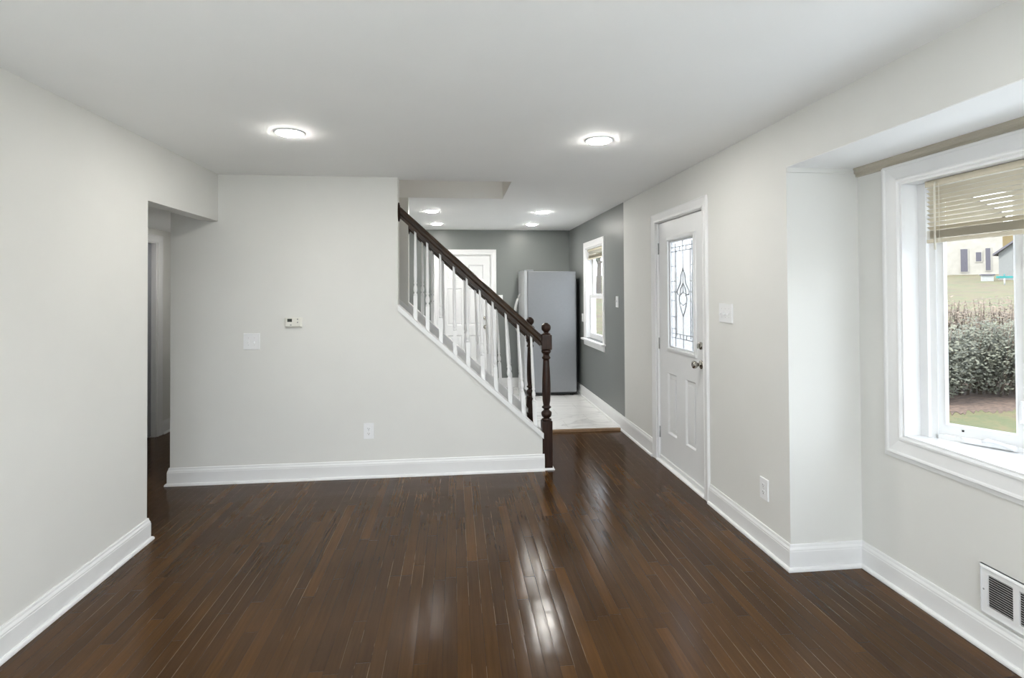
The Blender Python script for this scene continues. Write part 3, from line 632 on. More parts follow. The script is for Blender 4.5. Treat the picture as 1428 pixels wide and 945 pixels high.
# ------------------------------------------------------------------ recessed lamps
def lamp(loc, label, group, r=0.076, m='led'):
    t = thing('recessed_light', label, 'ceiling light', loc, group)
    x, y, z = loc
    MB().lathe([(r + 0.012, z), (r + 0.012, z - 0.004), (r + 0.003, z - 0.007), (r - 0.004, z - 0.007), (r - 0.0045, z)], 32, (x, y, 0)).obj('trim_ring', 'plastic', t)
    MB().lathe([(0.0, z - 0.002), (r - 0.005, z - 0.002), (r - 0.005, z - 0.010), (r - 0.010, z - 0.013), (0.0, z - 0.014)], 32, (x, y, 0)).obj('diffuser', m, t)
    return t
GL, GK = 'recessed ceiling lights of the living room', 'recessed ceiling lights of the kitchen'
L0 = lamp((-0.959, 3.278, H), 'round glowing ceiling light in front of the stair wall, the left of the big pair', GL)
def lamp_copy(src, loc, label, group):
    c = copy_tree(src); c.location = loc; c['label'] = label; c['group'] = group
lamp_copy(L0, (0.896, 3.278, H), 'round glowing ceiling light nearer the front door', GL)
lamp_copy(L0, (-0.959, 0.75, H), 'added unseen ceiling light above the near left wall, behind the view', GL)  # this and the next three: unseen lights added to brighten the room
lamp_copy(L0, (0.896, 0.75, H), 'added unseen ceiling light above the near bay window, behind the view', GL)
lamp_copy(L0, (-0.959, -1.5, H), 'added unseen ceiling light by the rear patio window, farther from the bay', GL)
lamp_copy(L0, (0.896, -1.5, H), 'added unseen ceiling light by the rear patio window on the bay side', GL)
lamp_copy(L0, (-0.265, 6.37, H), 'small glowing kitchen light nearest the top end of the dark stair rail', GK)
lamp_copy(L0, (-0.248, 7.58, H), 'small glowing kitchen light above the white kitchen door', GK)
lamp_copy(L0, (1.038, 6.37, H), 'small glowing kitchen light nearest the grey window wall', GK)
lamp_copy(L0, (1.083, 7.56, H), 'small glowing kitchen light above the grey refrigerator', GK)

lamp((-2.50, 5.60, 2.165), 'dimmer ceiling light added out of view in the side hall', 'added unseen ceiling lights of the hall and stairs', 0.076, 'led_hall_fill')  # unseen lamp added to lift the dark hall
lamp((-0.75, 5.04, ZS2), 'warm ceiling light added out of view high above the stairs', 'added unseen ceiling lights of the hall and stairs', 0.076, 'led_shaft_fill')  # unseen lamp added to warm and brighten the stairwell walls

# ------------------------------------------------------------------ staircase
st = thing('staircase', 'enclosed staircase with white risers and dark treads rising behind the stair wall', 'staircase', (0.77, (YS0 + YS1) / 2, 0))
RISE, RUN, NX = 0.191, 0.213, 0.768
for i in range(12):
    x = NX - RUN * i; zt = RISE * (i + 1); xe = x - RUN - 0.03
    MB().box(max(xe, -1.975), x, YS0 + 0.014, YS1 - 0.014, zt - 0.028, zt, bev=0.008).obj('tread', 'stained_wood', st)
    MB().box(x - 0.045, x - 0.027, YS0 + 0.014, YS1 - 0.014, zt - RISE + (0.0 if i else 0.001), zt - 0.027).obj('riser', 'trim_paint', st)
for y0, y1 in ((YS0 + 0.001, YS0 + 0.013), (YS1 - 0.013, YS1 - 0.001)):
    x0, x1 = -1.97, 0.70
    MB().prism([(x0, cap_z(x0) - 0.50), (x1 - 0.3, 0.001), (x1, 0.001), (x1, cap_z(x1) - 0.047), (x0, cap_z(x0) - 0.047)], lambda a, b, k: (a, y0 + (y1 - y0) * k, b)).obj('stringer', 'trim_paint', st)

# ------------------------------------------------------------------ stair railings
def newel(xc, yc, parent, zb=0.012):
    h = 0.044
    m = MB()
    m.box(xc - h, xc + h, yc - h, yc + h, zb, 0.405, bev=0.004)
    m.lathe([(0.030, 0.405), (0.042, 0.412), (0.042, 0.418), (0.026, 0.424), (0.025, 0.430), (0.036, 0.436), (0.043, 0.450), (0.045, 0.465), (0.042, 0.478), (0.030, 0.487), (0.024, 0.495),
             (0.024, 0.503), (0.036, 0.510), (0.041, 0.517), (0.036, 0.524), (0.028, 0.530), (0.0275, 0.538), (0.034, 0.575), (0.0365, 0.64), (0.036, 0.72), (0.032, 0.82), (0.027, 0.905), (0.026, 0.922), (0.036, 0.928), (0.038, 0.935), (0.034, 0.943),
             (0.028, 0.950), (0.028, 0.966), (0.036, 0.974), (0.042, 0.985), (0.042, 0.996), (0.034, 1.005)], 24, (xc, yc, 0))
    m.box(xc - h, xc + h, yc - h, yc + h, 1.004, 1.130, bev=0.006)
    o = m.obj('newel_post', 'stained_wood', parent)
    b = MB().lathe([(0.040, 1.128), (0.042, 1.133), (0.036, 1.139), (0.023, 1.145), (0.021, 1.152), (0.026, 1.158), (0.036, 1.168), (0.0405, 1.182), (0.041, 1.194), (0.038, 1.208), (0.029, 1.219), (0.019, 1.224), (0.017, 1.229), (0.006, 1.232), (0.0, 1.232)], 24, (xc, yc, 0))
    b.obj('ball_finial', 'stained_wood', o)
    return o
def rail_z(x): return 2.212 - 0.912 * (x + 0.454)
BT = [-0.325, -0.227, -0.120, -0.008, 0.098, 0.208, 0.315, 0.425, 0.529, 0.641]
BB = [-0.325, -0.225, -0.116, 0.001, 0.110, 0.234, 0.343, 0.461, 0.575, 0.672]
def baluster(xb, xt, yc, parent):
    zb = cap_z(xb) + 0.014; zt = rail_z(xt) - 0.095; hh = zt - zb; w = 0.0155
    m = MB(); lean = lambda z: (xt - xb) * (z - zb) / hh
    sh = Matrix.Identity(4); sh[0][2] = (xt - xb) / hh; sh[0][3] = -(xt - xb) / hh * zb
    m.prism([(xb - w, cap_z(xb - w) - 0.001), (xb + w, cap_z(xb + w) - 0.001), (xb + w, zb + 0.185), (xb - w, zb + 0.185)], lambda a, b, k: (a, yc - w + 2 * w * k, b))
    z1 = zb + 0.184
    m.lathe([(0.012, z1), (0.0155, z1 + 0.006), (0.0155, z1 + 0.012), (0.009, z1 + 0.020), (0.0095, z1 + 0.026), (0.015, z1 + 0.038), (0.0165, z1 + 0.055), (0.014, z1 + 0.075), (0.0095, z1 + 0.090), (0.0095, z1 + 0.096), (0.0135, z1 + 0.102),
             (0.0135, z1 + 0.108), (0.011, z1 + 0.115), (0.0135, z1 + 0.16), (0.0135, z1 + 0.22), (0.0115, zt - 0.20), (0.0095, zt - 0.02), (0.0095, zt + 0.025)], 14, (xb, yc, 0))
    m.bm.transform(sh)
    return m.obj('baluster', 'trim_paint', parent)
def railing(yc, label, group, x_left, first):
    r = thing('stair_railing', label, 'stair railing', (0.770, yc, 0.012), group)
    newel(0.770, yc, r)
    x0, x1 = x_left + 0.016, 0.728
    prof = [(-0.018, -0.092), (0.018, -0.092), (0.018, -0.070), (0.027, -0.066), (0.031, -0.052), (0.031, -0.034), (0.026, -0.022), (0.027, -0.014), (0.020, -0.004), (0.008, 0.0), (-0.008, 0.0), (-0.020, -0.004), (-0.027, -0.014), (-0.026, -0.022), (-0.031, -0.034), (-0.031, -0.052), (-0.027, -0.066), (-0.018, -0.070)]
    hr = MB().prism([(a, b * 1.06) for a, b in prof], lambda a, b, k: ((x0 + (x1 - x0) * k), yc + a, rail_z(x0 + (x1 - x0) * k) + b))
    hr.obj('handrail', 'stained_rail', r)
    f = MB()
    xs = [x0 + 0.06] + [BT[i] for i in range(first, 10)] + [x1]
    for a, b in zip(xs, xs[1:]):
        a2, b2 = a + 0.011, b - 0.011
        f.prism([(a2, rail_z(a2) - 0.112), (b2, rail_z(b2) - 0.112), (b2, rail_z(b2) - 0.094), (a2, rail_z(a2) - 0.094)], lambda p, q, k: (p, yc - 0.014 + 0.028 * k, q))
    f.obj('fillet_strip', 'stained_rail', r)
    zc = rail_z(x0) - 0.035
    ros = MB().lathe([(0.0, 0.0), (0.058, 0.0), (0.060, 0.004), (0.056, 0.010), (0.046, 0.013), (0.042, 0.016), (0.0, 0.016)], 28, (0, 0, 0), 'X')
    for v in ros.bm.verts: v.co.z *= 1.35; v.co = v.co + Vector((x_left, yc, zc - 0.01))
    ros.obj('wall_rosette', 'stained_wood', r)
    for i in range(first, 10): baluster(BB[i], BT[i], yc, r)
    return r
railing(4.551, 'dark handrail with white balusters on the living room side of the stairs', 'railings of the staircase', XU, 0)
railing(5.533, 'dark newel and white balusters on the kitchen side of the stairs, half hidden', 'railings of the staircase', -0.46, 0)
nb = MB().sweep([(0.815, 4.60), (0.815, 4.506), (0.735, 4.506)], [(0, 0), (0.014, 0), (0.014, 0.006), (0.009, 0.014), (0, 0.016)], lambda a, b, h: (a, b, h))
nb.box(0.726, 0.8155, 4.5055, 4.60, 0.0, 0.0118)
struct('trim_newel_base', nb, 'trim_paint', 'white shoe strip around the newel foot', 'trim')
struct('trim_newel_base_far', MB().box(0.720, 0.8155, 5.488, 5.60, 0.0, 0.0118), 'trim_paint')

# ------------------------------------------------------------------ refrigerator
FX0, FX1, FY0, FY1 = 1.018, 1.714, 7.55, 8.23
fr_ = thing('refrigerator', 'tall grey side by side refrigerator seen from its side by the kitchen window', 'refrigerator', ((FX0 + FX1) / 2, (FY0 + FY1) / 2, ZT))
MB().box(FX0, FX1, FY0, FY1, 0.065, 1.775, bev=0.010).obj('cabinet', 'fridge_side', fr_)
MB().box(FX1 - 0.001, FX1 + 0.020, FY0 + 0.03, FY1 - 0.03, 0.10, 1.66, bev=0.004).obj('back_panel', 'black_metal', fr_)
MB().box(FX0 + 0.02, FX1 - 0.02, FY0 + 0.02, FY1 - 0.02, 0.04, 0.068).obj('base_pan', 'black_metal', fr_)
ysplit = FY0 + 0.30
def fdoor(y0, y1, nm):
    pts = []; n = 9
    for i in range(n + 1):
        t = i / n; y = y0 + (y1 - y0) * t
        g = (y - FY0) / (FY1 - FY0); pts.append((0.975 - 0.030 * math.sin(math.pi * (0.06 + 0.88 * g)) + (0.008 if i in (0, n) else 0), y))
    out = pts + [(FX0 - 0.008, y1), (FX0 - 0.008, y0)]
    d = MB().prism(out, lambda a, b, k: (a, b, 0.115 + (1.785 - 0.115) * k)).obj(nm, 'fridge_door', fr_)
    MB().box(FX0 - 0.009, FX0 + 0.001, y0 + 0.01, y1 - 0.01, 0.13, 1.765).obj('door_gasket', 'button_grey', d)
    return d
dA = fdoor(FY0, ysplit - 0.003, 'door'); dB = fdoor(ysplit + 0.003, FY1, 'door')
for d, y in ((dA, ysplit - 0.045), (dB, ysplit + 0.045)):
    pts = []
    for i in range(17):
        t = i / 16; pts.append((0.952 - 0.082 * math.sin(math.pi * t) ** 0.75, y, 0.82 + 0.64 * t))
    MB().tube(pts, [0.009 + 0.007 * math.sin(math.pi * i / 16) for i in range(17)], 10).obj('handle', 'fridge_handle', d)
for y in (FY0 + 0.045, FY1 - 0.045):
    MB().box(FX0 - 0.035, FX0 + 0.085, y - 0.035, y + 0.035, 1.774, 1.797, bev=0.006).obj('hinge_cover', 'fridge_side', fr_)
    MB().box(FX0 - 0.03, FX0 + 0.05, y - 0.03, y + 0.02, 0.085, 0.112, bev=0.003).lathe([(0.0, 0.05), (0.012, 0.05), (0.012, 0.112), (0.0, 0.112)], 10, (FX0 - 0.01, y - 0.01, 0)).obj('lower_hinge', 'steel_hinge', fr_)
MB().box(FX0 + 0.004, FX0 + 0.02, FY0 + 0.03, FY1 - 0.03, 0.035, 0.10, bev=0.003).obj('toe_grille', 'black_metal', fr_)
for x in (FX0 + 0.06, FX1 - 0.06):
    for y in (FY0 + 0.07, FY1 - 0.07):
        MB().lathe([(0.022, ZT), (0.022, ZT + 0.012), (0.010, ZT + 0.014), (0.010, 0.066), (0.0, 0.066)], 12, (x, y, 0)).obj('levelling_foot', 'black_metal', fr_)

# ------------------------------------------------------------------ wall plates
def plate_frame(fn, w, h, name, label, cat, loc, group=None):
    """wall plate centred on loc; fn(a, b, d) maps across / up / out of the wall"""
    t = thing(name, label, cat, loc, group)
    m = MB().prism([(-w / 2, -h / 2), (w / 2, -h / 2), (w / 2, h / 2), (-w / 2, h / 2)], lambda a, b, k: fn(a * (1 - 0.04 * k), b * (1 - 0.04 * k), 0.0005 + 0.0075 * k))
    m.obj('face_plate', 'plastic', t)
    return t
def fbox(m, fn, a0, a1, b0, b1, d0, d1):
    m.prism([(a0, b0), (a1, b0), (a1, b1), (a0, b1)], lambda a, b, k: fn(a, b, d0 + (d1 - d0) * k)); return m
def toggle(t, fn, a, upw=True):
    s = 1 if upw else -1
    m = MB(); fbox(m, fn, a - 0.006, a + 0.006, -0.012, 0.012, 0.007, 0.0095)
    m.prism([(-0.004, 0.0), (0.010 * 1.0, 0.003), (0.016, 0.016), (0.008, 0.018)], lambda b, d, k: fn(a - 0.004 + 0.008 * k, s * b, 0.008 + d))
    m.obj('toggle', 'plastic', t)
    for b0 in (0.027, -0.030):
        q = MB(); fbox(q, fn, a - 0.0016, a + 0.0016, b0, b0 + 0.003, 0.0075, 0.0086); q.obj('screw', 'button_grey', t)
def outlet(t, fn):
    for s in (-1, 1):
        m = MB(); c = 0.0195 * s
        m.prism([(0.0165 * math.cos(2 * math.pi * i / 20), max(-0.0135, min(0.0135, 0.0165 * math.sin(2 * math.pi * i / 20)))) for i in range(20)], lambda a, b, k: fn(a, b + c, 0.007 + 0.0035 * k))
        r = m.obj('receptacle', 'plastic', t)
        q = MB(); fbox(q, fn, -0.0075, -0.0052, c - 0.001, c + 0.008, 0.0100, 0.0109); fbox(q, fn, 0.0052, 0.0075, c - 0.001, c + 0.006, 0.0100, 0.0109)
        fbox(q, fn, -0.0026, 0.0026, c - 0.0095, c - 0.005, 0.0100, 0.0109); q.obj('slots', 'slot_dark', r)
    q = MB(); fbox(q, fn, -0.002, 0.002, -0.002, 0.002, 0.0075, 0.0088); q.obj('screw', 'button_grey', t)
def on_back(x, z, y=YB): return lambda a, b, d: (x + a, y - d, z + b)
def on_right(y, z, x=XR): return lambda a, b, d: (x - d, y - a, z + b)
f = on_back(-1.606, 1.113); t = plate_frame(f, 0.126, 0.128, 'light_switch', 'white double toggle switch plate on the back wall below the thermostat', 'light switch', (-1.606, YB, 1.113))
toggle(t, f, -0.023, False); toggle(t, f, 0.023, False)
f = on_right(3.421, 1.350); t = plate_frame(f, 0.176, 0.128, 'light_switch', 'white triple toggle switch plate beside the front door', 'light switch', (XR, 3.421, 1.350))
for a in (-0.046, 0.0, 0.046): toggle(t, f, a, False)
f = on_right(5.838, 1.375); t = plate_frame(f, 0.080, 0.124, 'light_switch', 'single white switch plate on the grey kitchen wall beside the window', 'light switch', (XR, 5.838, 1.375)); toggle(t, f, 0)
f = on_back(0.696, 1.375, YK); t = plate_frame(f, 0.080, 0.124, 'light_switch', 'white switch plate right of the kitchen door, behind the handrail', 'light switch', (0.696, YK, 1.375)); toggle(t, f, 0)
f = on_back(-0.697, 0.375); t = plate_frame(f, 0.082, 0.128, 'wall_outlet', 'white duplex outlet low on the back wall under the stairs', 'outlet', (-0.697, YB, 0.375)); outlet(t, f)
f = on_right(2.993, 0.346); t = plate_frame(f, 0.082, 0.124, 'wall_outlet', 'white duplex outlet between the front door and the bay recess', 'outlet', (XR, 2.993, 0.346)); outlet(t, f)
f = on_right(7.47, 1.12); t = plate_frame(f, 0.072, 0.114, 'wall_outlet', 'small white outlet on the grey wall tucked beside the refrigerator', 'outlet', (XR, 7.47, 1.12)); outlet(t, f)

# thermostat
TX, TZ = -1.283, 1.258
th = thing('thermostat', 'ivory wall thermostat with a small dark display', 'thermostat', (TX, YB, TZ))
MB().box(TX - 0.066, TX + 0.066, YB - 0.010, YB - 0.0005, TZ - 0.040, TZ + 0.040, bev=0.003).obj('back_plate', 'ivory_plastic', th)
MB().box(TX - 0.062, TX + 0.062, YB - 0.030, YB - 0.009, TZ - 0.030, TZ + 0.040, bev=0.005).obj('body', 'ivory_plastic', th)
MB().box(TX - 0.043, TX - 0.007, YB - 0.0312, YB - 0.0285, TZ + 0.008, TZ + 0.033, bev=0.001).obj('display', 'lcd', th)
for dz in (0.029, 0.004):
    MB().lathe([(0.0, 0.0), (0.0055, 0.0), (0.005, -0.003), (0.0, -0.0035)], 12, (TX + 0.036, YB - 0.0295, TZ + dz), 'Y').obj('button', 'button_grey', th)
MB().box(TX - 0.022, TX - 0.010, YB - 0.0315, YB - 0.029, TZ - 0.020, TZ - 0.012, bev=0.001).obj('slide_switch', 'button_grey', th)

# air register on the bay wall
RY0, RY1, RZ0, RZ1 = 1.61, 2.078, 0.148, 0.352
rg = thing('air_register', 'white metal wall register with louvred grilles below the bay window', 'air vent', (XB, (RY0 + RY1) / 2, (RZ0 + RZ1) / 2))
ops = [(RY1 - 0.136, RY1 - 0.034), (RY1 - 0.285, RY1 - 0.158), (RY0 + 0.034, RY0 + 0.158)]
ops = [(1.942, 2.045), (1.812, 1.918), (1.685, 1.790)]
MB().slab(RY0, RY1, RZ0, RZ1, XB - 0.010, XB - 0.0005, [(a, b, RZ0 + 0.036, RZ1 - 0.034) for a, b in ops], fX).sweep([(RY0, RZ0), (RY0, RZ1), (RY1, RZ1), (RY1, RZ0)], [(0, -0.0005), (-0.010, 0.0165), (0.0, 0.010)], lambda a, b, h: (XB - h, a, b), closed=True).obj('face_frame', 'trim_paint', rg)
for a, b in ops:
    gr = MB().box(XB - 0.0030, XB - 0.0008, a - 0.002, b + 0.002, RZ0 + 0.034, RZ1 - 0.032).obj('dark_duct', 'slot_dark', rg)
    lv = MB(); n = 14; zz0, zz1 = RZ0 + 0.036, RZ1 - 0.034
    for i in range(n):
        z = zz0 + (i + 0.5) * (zz1 - zz0) / n
        lv.prism([(XB - 0.0095, z + 0.0030), (XB - 0.0085, z + 0.0030), (XB - 0.0035, z - 0.0020), (XB - 0.0045, z - 0.0020)], lambda p, q, k: (p, a + (b - a) * k, q))
    lv.obj('louvres', 'trim_paint', rg)
for y in (RY0 + 0.016, RY1 - 0.016):
    MB().lathe([(0.0, 0.0), (0.004, 0.0), (0.003, -0.002), (0.0, -0.0025)], 10, (XB - 0.0098, y, (RZ0 + RZ1) / 2), 'X').obj('screw', 'button_grey', rg)

# ------------------------------------------------------------------ window blinds
def blind(name, label, x, y0, y1, ztop, zbot, slat_w, pitch, n_stack, tilt, wand=True, wlen=0.35):
    b = thing(name, label, 'window blind', (x, (y0 + y1) / 2, ztop))
    MB().box(x - 0.014, x + 0.014, y0, y1, ztop - 0.028, ztop, bev=0.002).obj('headrail', 'blind_cream', b)
    hs_ = slat_w / 2; c, s = math.cos(tilt), math.sin(tilt)
    def slat(z, cc, ss):
        top = [(-hs_, 0.0), (-hs_ / 2, 0.0016), (0, 0.0022), (hs_ / 2, 0.0016), (hs_, 0.0)]
        pts = top + [(p, q - 0.0007) for p, q in top[::-1]]
        pts = [(x + p * cc - q * ss, z - p * ss - q * cc * -1) for p, q in pts]
        MB().prism(pts, lambda a, d, k: (a, y0 + 0.004 + (y1 - y0 - 0.008) * k, d)).obj('slat', 'blind_cream', b)
    z = ztop - 0.042; zs = zbot + 0.020 + n_stack * 0.0027
    while z > zs + 0.006:
        slat(z, c, s); z -= pitch
    for i in range(n_stack): slat(zbot + 0.022 + i * 0.0027, 1, 0)
    MB().box(x - 0.012, x + 0.012, y0 + 0.003, y1 - 0.003, zbot, zbot + 0.018, bev=0.003).obj('bottom_rail', 'blind_cream', b)
    k = max(2, int((y1 - y0) / 0.40) + 1)
    for i in range(k):
        y = y1 - 0.075 - i * (y1 - y0 - 0.15) / (k - 1)
        m = MB()
        for dx in (-hs_ - 0.001, hs_ + 0.001): m.tube([(x + dx, y, ztop - 0.02), (x + dx, y, zbot + 0.003)], 0.0012, 6)
        m.box(x - 0.0148, x - 0.0125, y - 0.007, y + 0.007, zbot + 0.001, zbot + 0.018)
        m.obj('ladder_cord', 'cord', b)
    if wand:
        MB().tube([(x - 0.018, y1 - 0.062, ztop - 0.012), (x - 0.024, y1 - 0.062, ztop - 0.03), (x - 0.024, y1 - 0.062, ztop - wlen)], 0.0045, 6).obj('tilt_wand', 'cord', b)
    return b
blind('window_blind', 'cream slatted blind raised near the top of the bay window', 2.262, 0.330, 2.372, 2.018, 1.722, 0.025, 0.0205, 14, 0.62, True, 0.33)
blind('window_blind', 'small cream blind gathered at the top of the kitchen window', XR + 0.030, KW0 + 0.02, KW1 - 0.02, KWZ1 - 0.018, KWZ1 - 0.155, 0.025, 0.0205, 10, 0.3, False)

# ------------------------------------------------------------------ outdoors
def ground_z(x, y):
    d = 0.73 * x + 0.68 * y
    t = max(0.0, d - 10.5)
    return -0.55 + 0.052 * t * min(1, t / 3)
g = MB(); xs = [-40 + 4 * i for i in range(10)] + [0 + 2 * i for i in range(70)]; ys = [-60 + 4 * i for i in range(15)] + [0 + 2 * i for i in range(70)]
gv = [[g.bm.verts.new((x, y, ground_z(x, y) if x > 2 else -0.55 + max(0, ground_z(2, y) + 0.55) * max(0, (x + 4)) / 6 * (x > -4))) for y in ys] for x in xs]
for i in range(len(xs) - 1):
    for j in range(len(ys) - 1): g.bm.faces.new((gv[i][j], gv[i + 1][j], gv[i + 1][j + 1], gv[i][j + 1]))
go = g.obj('ground_lawn', 'lawn', None, True); go['kind'] = 'structure'; go['label'] = 'patchy green and yellow lawn rising away from the house'; go['category'] = 'lawn'
def ray(u, v):
    a, b = (u - CX) / F_PX, (v - CY) / F_PX
    return rt * a - up2 * b + fw
def at(u, v, t):
    p = ray(u, v) * t; return Vector((p.x, p.y, p.z + EYE))
def leaves(m, c, rx, ry, rz, n, size, rng, shell=0.45):
    for _ in range(n):
        while True:
            p = Vector((rng.uniform(-1, 1), rng.uniform(-1, 1), rng.uniform(-1, 1)))
            if shell < p.length < 1: break
        q = Vector((c[0] + p.x * rx, c[1] + p.y * ry, c[2] + p.z * rz))
        a = Vector((rng.gauss(0, 1), rng.gauss(0, 1), rng.gauss(0, 1))).normalized(); b = a.orthogonal().normalized(); s = size * rng.uniform(0.6, 1.4)
        m.bm.faces.new([m.bm.verts.new(q + a * s), m.bm.verts.new(q + b * s * 0.45), m.bm.verts.new(q - a * s * 0.9), m.bm.verts.new(q - b * s * 0.45)])
def hedge(u0, u1, dist, depth, h, label, mname, n, seed, leaf):
    """one continuous thicket along the lawn edge"""
    rng = random.Random(seed); c = at((u0 + u1) / 2, 400, dist); c.z = ground_z(c.x, c.y) - 0.02
    t = thing('hedge', label, 'hedge', tuple(c))
    m = MB(); s = MB(); k = int((u1 - u0) / 9)
    for i in range(k):
        u = u0 + (u1 - u0) * (i + 0.5) / k; p = at(u, 400, dist + rng.uniform(-0.3, 0.3) * depth); z = ground_z(p.x, p.y)
        hh = h * rng.uniform(0.86, 1.06)
        leaves(m, (p.x, p.y, z + hh * 0.52), depth * 0.62, depth * 0.62, hh * 0.50, n // k, leaf, rng, 0.25)
        for q in range(3):
            a = rng.uniform(0, 6.28); s.tube([(p.x, p.y, z - 0.02), (p.x + 0.12 * math.cos(a), p.y + 0.12 * math.sin(a), z + hh * 0.45), (p.x + 0.3 * depth * math.cos(a), p.y + 0.3 * depth * math.sin(a), z + hh * 0.95)], [0.022, 0.014, 0.005], 5)
    m.obj('foliage', mname, t); s.obj('stems', 'bark', t)
hedge(1240, 1480, 9.9, 0.85, 1.34, 'dark leafy hedge at the far edge of the lawn outside the bay window', 'leaf_dark', 26000, 5, 0.032)
hedge(1240, 1490, 11.6, 0.75, 1.55, 'brownish bare hedge just behind the dark hedge outside', 'leaf_brown', 12000, 6, 0.035)
# mulch bed under the bushes
mr = random.Random(4)
pts = [at(u, 400, 8.85 + mr.uniform(-0.16, 0.16)) for u in range(1250, 1500, 3)] + [at(u, 400, 12.2) for u in range(1490, 1240, -12)]
struct('ground_mulch', MB().prism([(p.x, p.y) for p in pts], lambda a, b, k: (a, b, max(-0.56, ground_z(a, b)) + 0.016 * k - 0.004)), 'mulch', 'brown leaf mulch under the bushes', 'mulch')

def frame_at(u, t, yaw_extra=0.0):
    p = at(u, 400, t); f = Vector((p.x, p.y, 0)).normalized(); r = Vector((f.y, -f.x, 0))
    if yaw_extra:
        R = Matrix.Rotation(yaw_extra, 4, 'Z'); f = R @ f; r = R @ r
    m = Matrix.Identity(4)
    for i in range(3): m[i][0] = r[i]; m[i][1] = f[i]; m[i][2] = (0, 0, 1)[i]
    m[0][3], m[1][3], m[2][3] = p.x, p.y, ground_z(p.x, p.y) - 0.15
    return m
def house(name, label, m, w, d, h, gable, wall, wins, x0=None):
    """box house in the frame m (x across, y away, z up) with a gable on the near side"""
    t = thing(name, label, 'house' if name == 'house' else 'shed', tuple(m.translation))
    x0 = -w / 2 if x0 is None else x0; x1 = x0 + w; xm = (x0 + x1) / 2
    T = lambda a, b, k: tuple(m @ Vector((a, d * k, b)))
    MB().prism([(x0, 0), (x1, 0), (x1, h), (xm, h + gable), (x0, h)], T).obj('walls', wall, t)
    o = 0.3; sl = gable / (w / 2)
    r = MB()
    for sg, xe in ((-1, x0 - o), (1, x1 + o)):
        r.prism([(xe, h - o * sl), (xm, h + gable), (xm, h + gable + 0.18), (xe, h - o * sl + 0.18)], lambda a, b, k: tuple(m @ Vector((a, -o + (d + 2 * o) * k, b))))
    r.obj('roof', 'roof_shingle', t)
    for (a0, a1, b0, b1) in wins:
        f = MB()
        f.prism([(a0 - 0.1, b0 - 0.1), (a1 + 0.1, b0 - 0.1), (a1 + 0.1, b1 + 0.1), (a0 - 0.1, b1 + 0.1)], lambda a, b, k: tuple(m @ Vector((a, 0.02 - 0.08 * k, b))))
        fo = f.obj('window', 'house_cream', t)
        MB().prism([(a0, b0), (a1, b0), (a1, b1), (a0, b1)], lambda a, b, k: tuple(m @ Vector((a, 0.0 - 0.08 * k, b)))).obj('pane', 'window_dark', fo)
    return t
hm = frame_at(1350, 60)
house('house', 'cream house with narrow windows across the road, seen through the bay window', hm, 10.5, 9, 6.6, 4.2, 'house_cream', [(-0.6, 0.0, 0.5, 3.0), (0.7, 1.15, 1.6, 2.6), (1.5, 1.9, 0.6, 3.0), (-4.6, -3.6, 1.2, 3.0), (-4.6, -3.6, 4.2, 5.8), (-0.6, 0.1, 4.4, 5.8)], -7.6)
house('house', 'tan yellow house farther up the hill behind the teal sign', frame_at(1390, 92), 16, 9, 5.2, 2.0, 'house_tan', [(-5, -4, 1.5, 3), (4.5, 5.5, 1.5, 3)], -2.5)
house('shed', 'pale grey shed with sloping roof right of the teal sign', frame_at(1418, 46, -0.35), 4.2, 5, 2.5, 1.6, 'house_grey', [], -1.2)
# pale concrete added outside the windows to bounce daylight up to the ceiling
struct('ground_walk_bounce', MB().box(2.75, 6.2, -6, 12, -0.7, -0.46).box(2.75, 11.5, 12, 40, -0.7, -0.458), 'patio', 'pale concrete apron added along the house front to bounce daylight', 'walkway')
struct('ground_patio_bounce', MB().box(-3, 3, -7.5, YREAR - 0.12, -0.7, -0.12), 'patio', 'pale concrete patio added behind the room to bounce daylight', 'patio')
# street name sign
sm = frame_at(1401, 40, 0.3); sg = thing('street_sign', 'teal street name sign on a thin pale post outside', 'street sign', tuple(sm.translation))
c0 = sm.translation; hp = 2.62
ztop = at(1401, 388, 40).z
MB().tube([(c0.x, c0.y, c0.z), (c0.x, c0.y, ztop)], 0.045, 8).obj('post', 'galvanized', sg)
for k, (ang, z) in enumerate(((0.0, ztop + 0.02), (1.2, ztop + 0.17))):
    R = Matrix.Translation((c0.x, c0.y, 0)) @ Matrix.Rotation(math.atan2(sm[1][0], sm[0][0]) + ang, 4, 'Z')
    MB().box(-0.48, 0.48, -0.012, 0.012, z, z + 0.15, bev=0.01, mtx=R).obj('name_blade', 'sign_teal', sg)
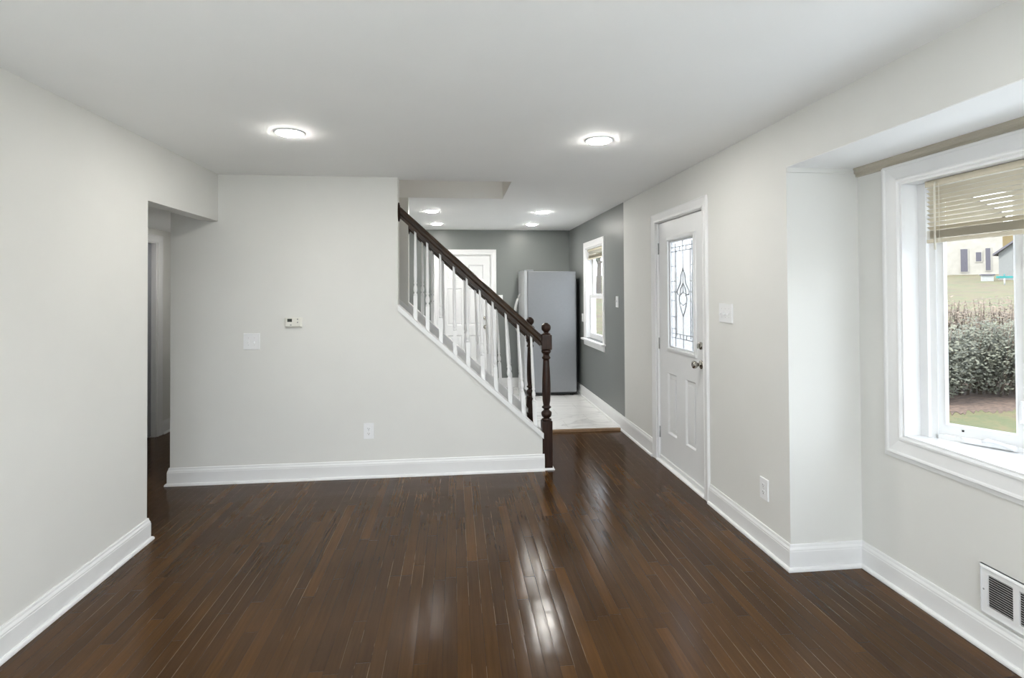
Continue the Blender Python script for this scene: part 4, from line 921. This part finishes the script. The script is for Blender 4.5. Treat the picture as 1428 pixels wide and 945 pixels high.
# mailbox kiosk
km = frame_at(1377, 46, 0.2); kk = thing('mailbox_cabinet', 'small grey mailbox cabinet on a post left of the teal sign', 'mailbox', tuple(km.translation))
zk = at(1377, 398, 46).z - km.translation.z
MB().box(-0.38, 0.38, -0.22, 0.22, zk, zk + 0.85, bev=0.02, mtx=km).obj('cabinet', 'galvanized', kk)
MB().box(-0.46, 0.46, -0.30, 0.30, zk + 0.85, zk + 0.97, bev=0.02, mtx=km).obj('cap', 'roof_shingle', kk)
MB().box(-0.08, 0.08, -0.08, 0.08, 0, zk + 0.01, mtx=km).obj('post', 'galvanized', kk)
# trees
def tree(p, h, r, label, group, mname, n=2600, seed=3, leaf=0.16):
    rng = random.Random(seed); t = thing('tree', label, 'tree', p, group)
    s = MB().tube([p, (p[0] + 0.1, p[1], p[2] + h * 0.35), (p[0] - 0.05, p[1] + 0.1, p[2] + h * 0.75)], [0.035 * h, 0.024 * h, 0.008 * h], 8)
    for k in range(8):
        a = k * 0.8 + rng.uniform(-0.3, 0.3); z = p[2] + h * rng.uniform(0.32, 0.6)
        s.tube([(p[0], p[1], z), (p[0] + 0.4 * r * math.cos(a), p[1] + 0.4 * r * math.sin(a), z + 0.12 * h), (p[0] + 0.8 * r * math.cos(a), p[1] + 0.8 * r * math.sin(a), z + 0.26 * h)], [0.012 * h, 0.008 * h, 0.003 * h], 6)
    s.obj('trunk', 'bark', t)
    m = MB()
    for k in range(7):
        a = rng.uniform(0, 6.28); q = r * rng.uniform(0.1, 0.6)
        leaves(m, (p[0] + q * math.cos(a), p[1] + q * math.sin(a), p[2] + h * rng.uniform(0.5, 0.85)), r * 0.5, r * 0.5, h * 0.18, n // 7, leaf, rng, 0.3)
    m.obj('crown', mname, t)
def gp_(x, y): return (x, y, ground_z(x, y) - 0.1)
for i, (x, y, h, r, mn, lb) in enumerate([(13.5, 50.0, 8.0, 3.0, 'leaf_green', 'green tree far outside the kitchen window'), (30.0, 40.0, 7.0, 3.0, 'leaf_brown', 'small bare tree far beyond the front door glass'),
                                          (101.0, 100.0, 11.0, 5.0, 'leaf_brown', 'bare brown tree behind the tan house'), (84.0, 58.0, 10.0, 4.5, 'leaf_dark', 'dark tree behind the grey shed')]):
    tree(gp_(x, y), h, r, lb, 'trees outside', mn, 2600, 31 + i, 0.16 if x < 20 else 0.35)
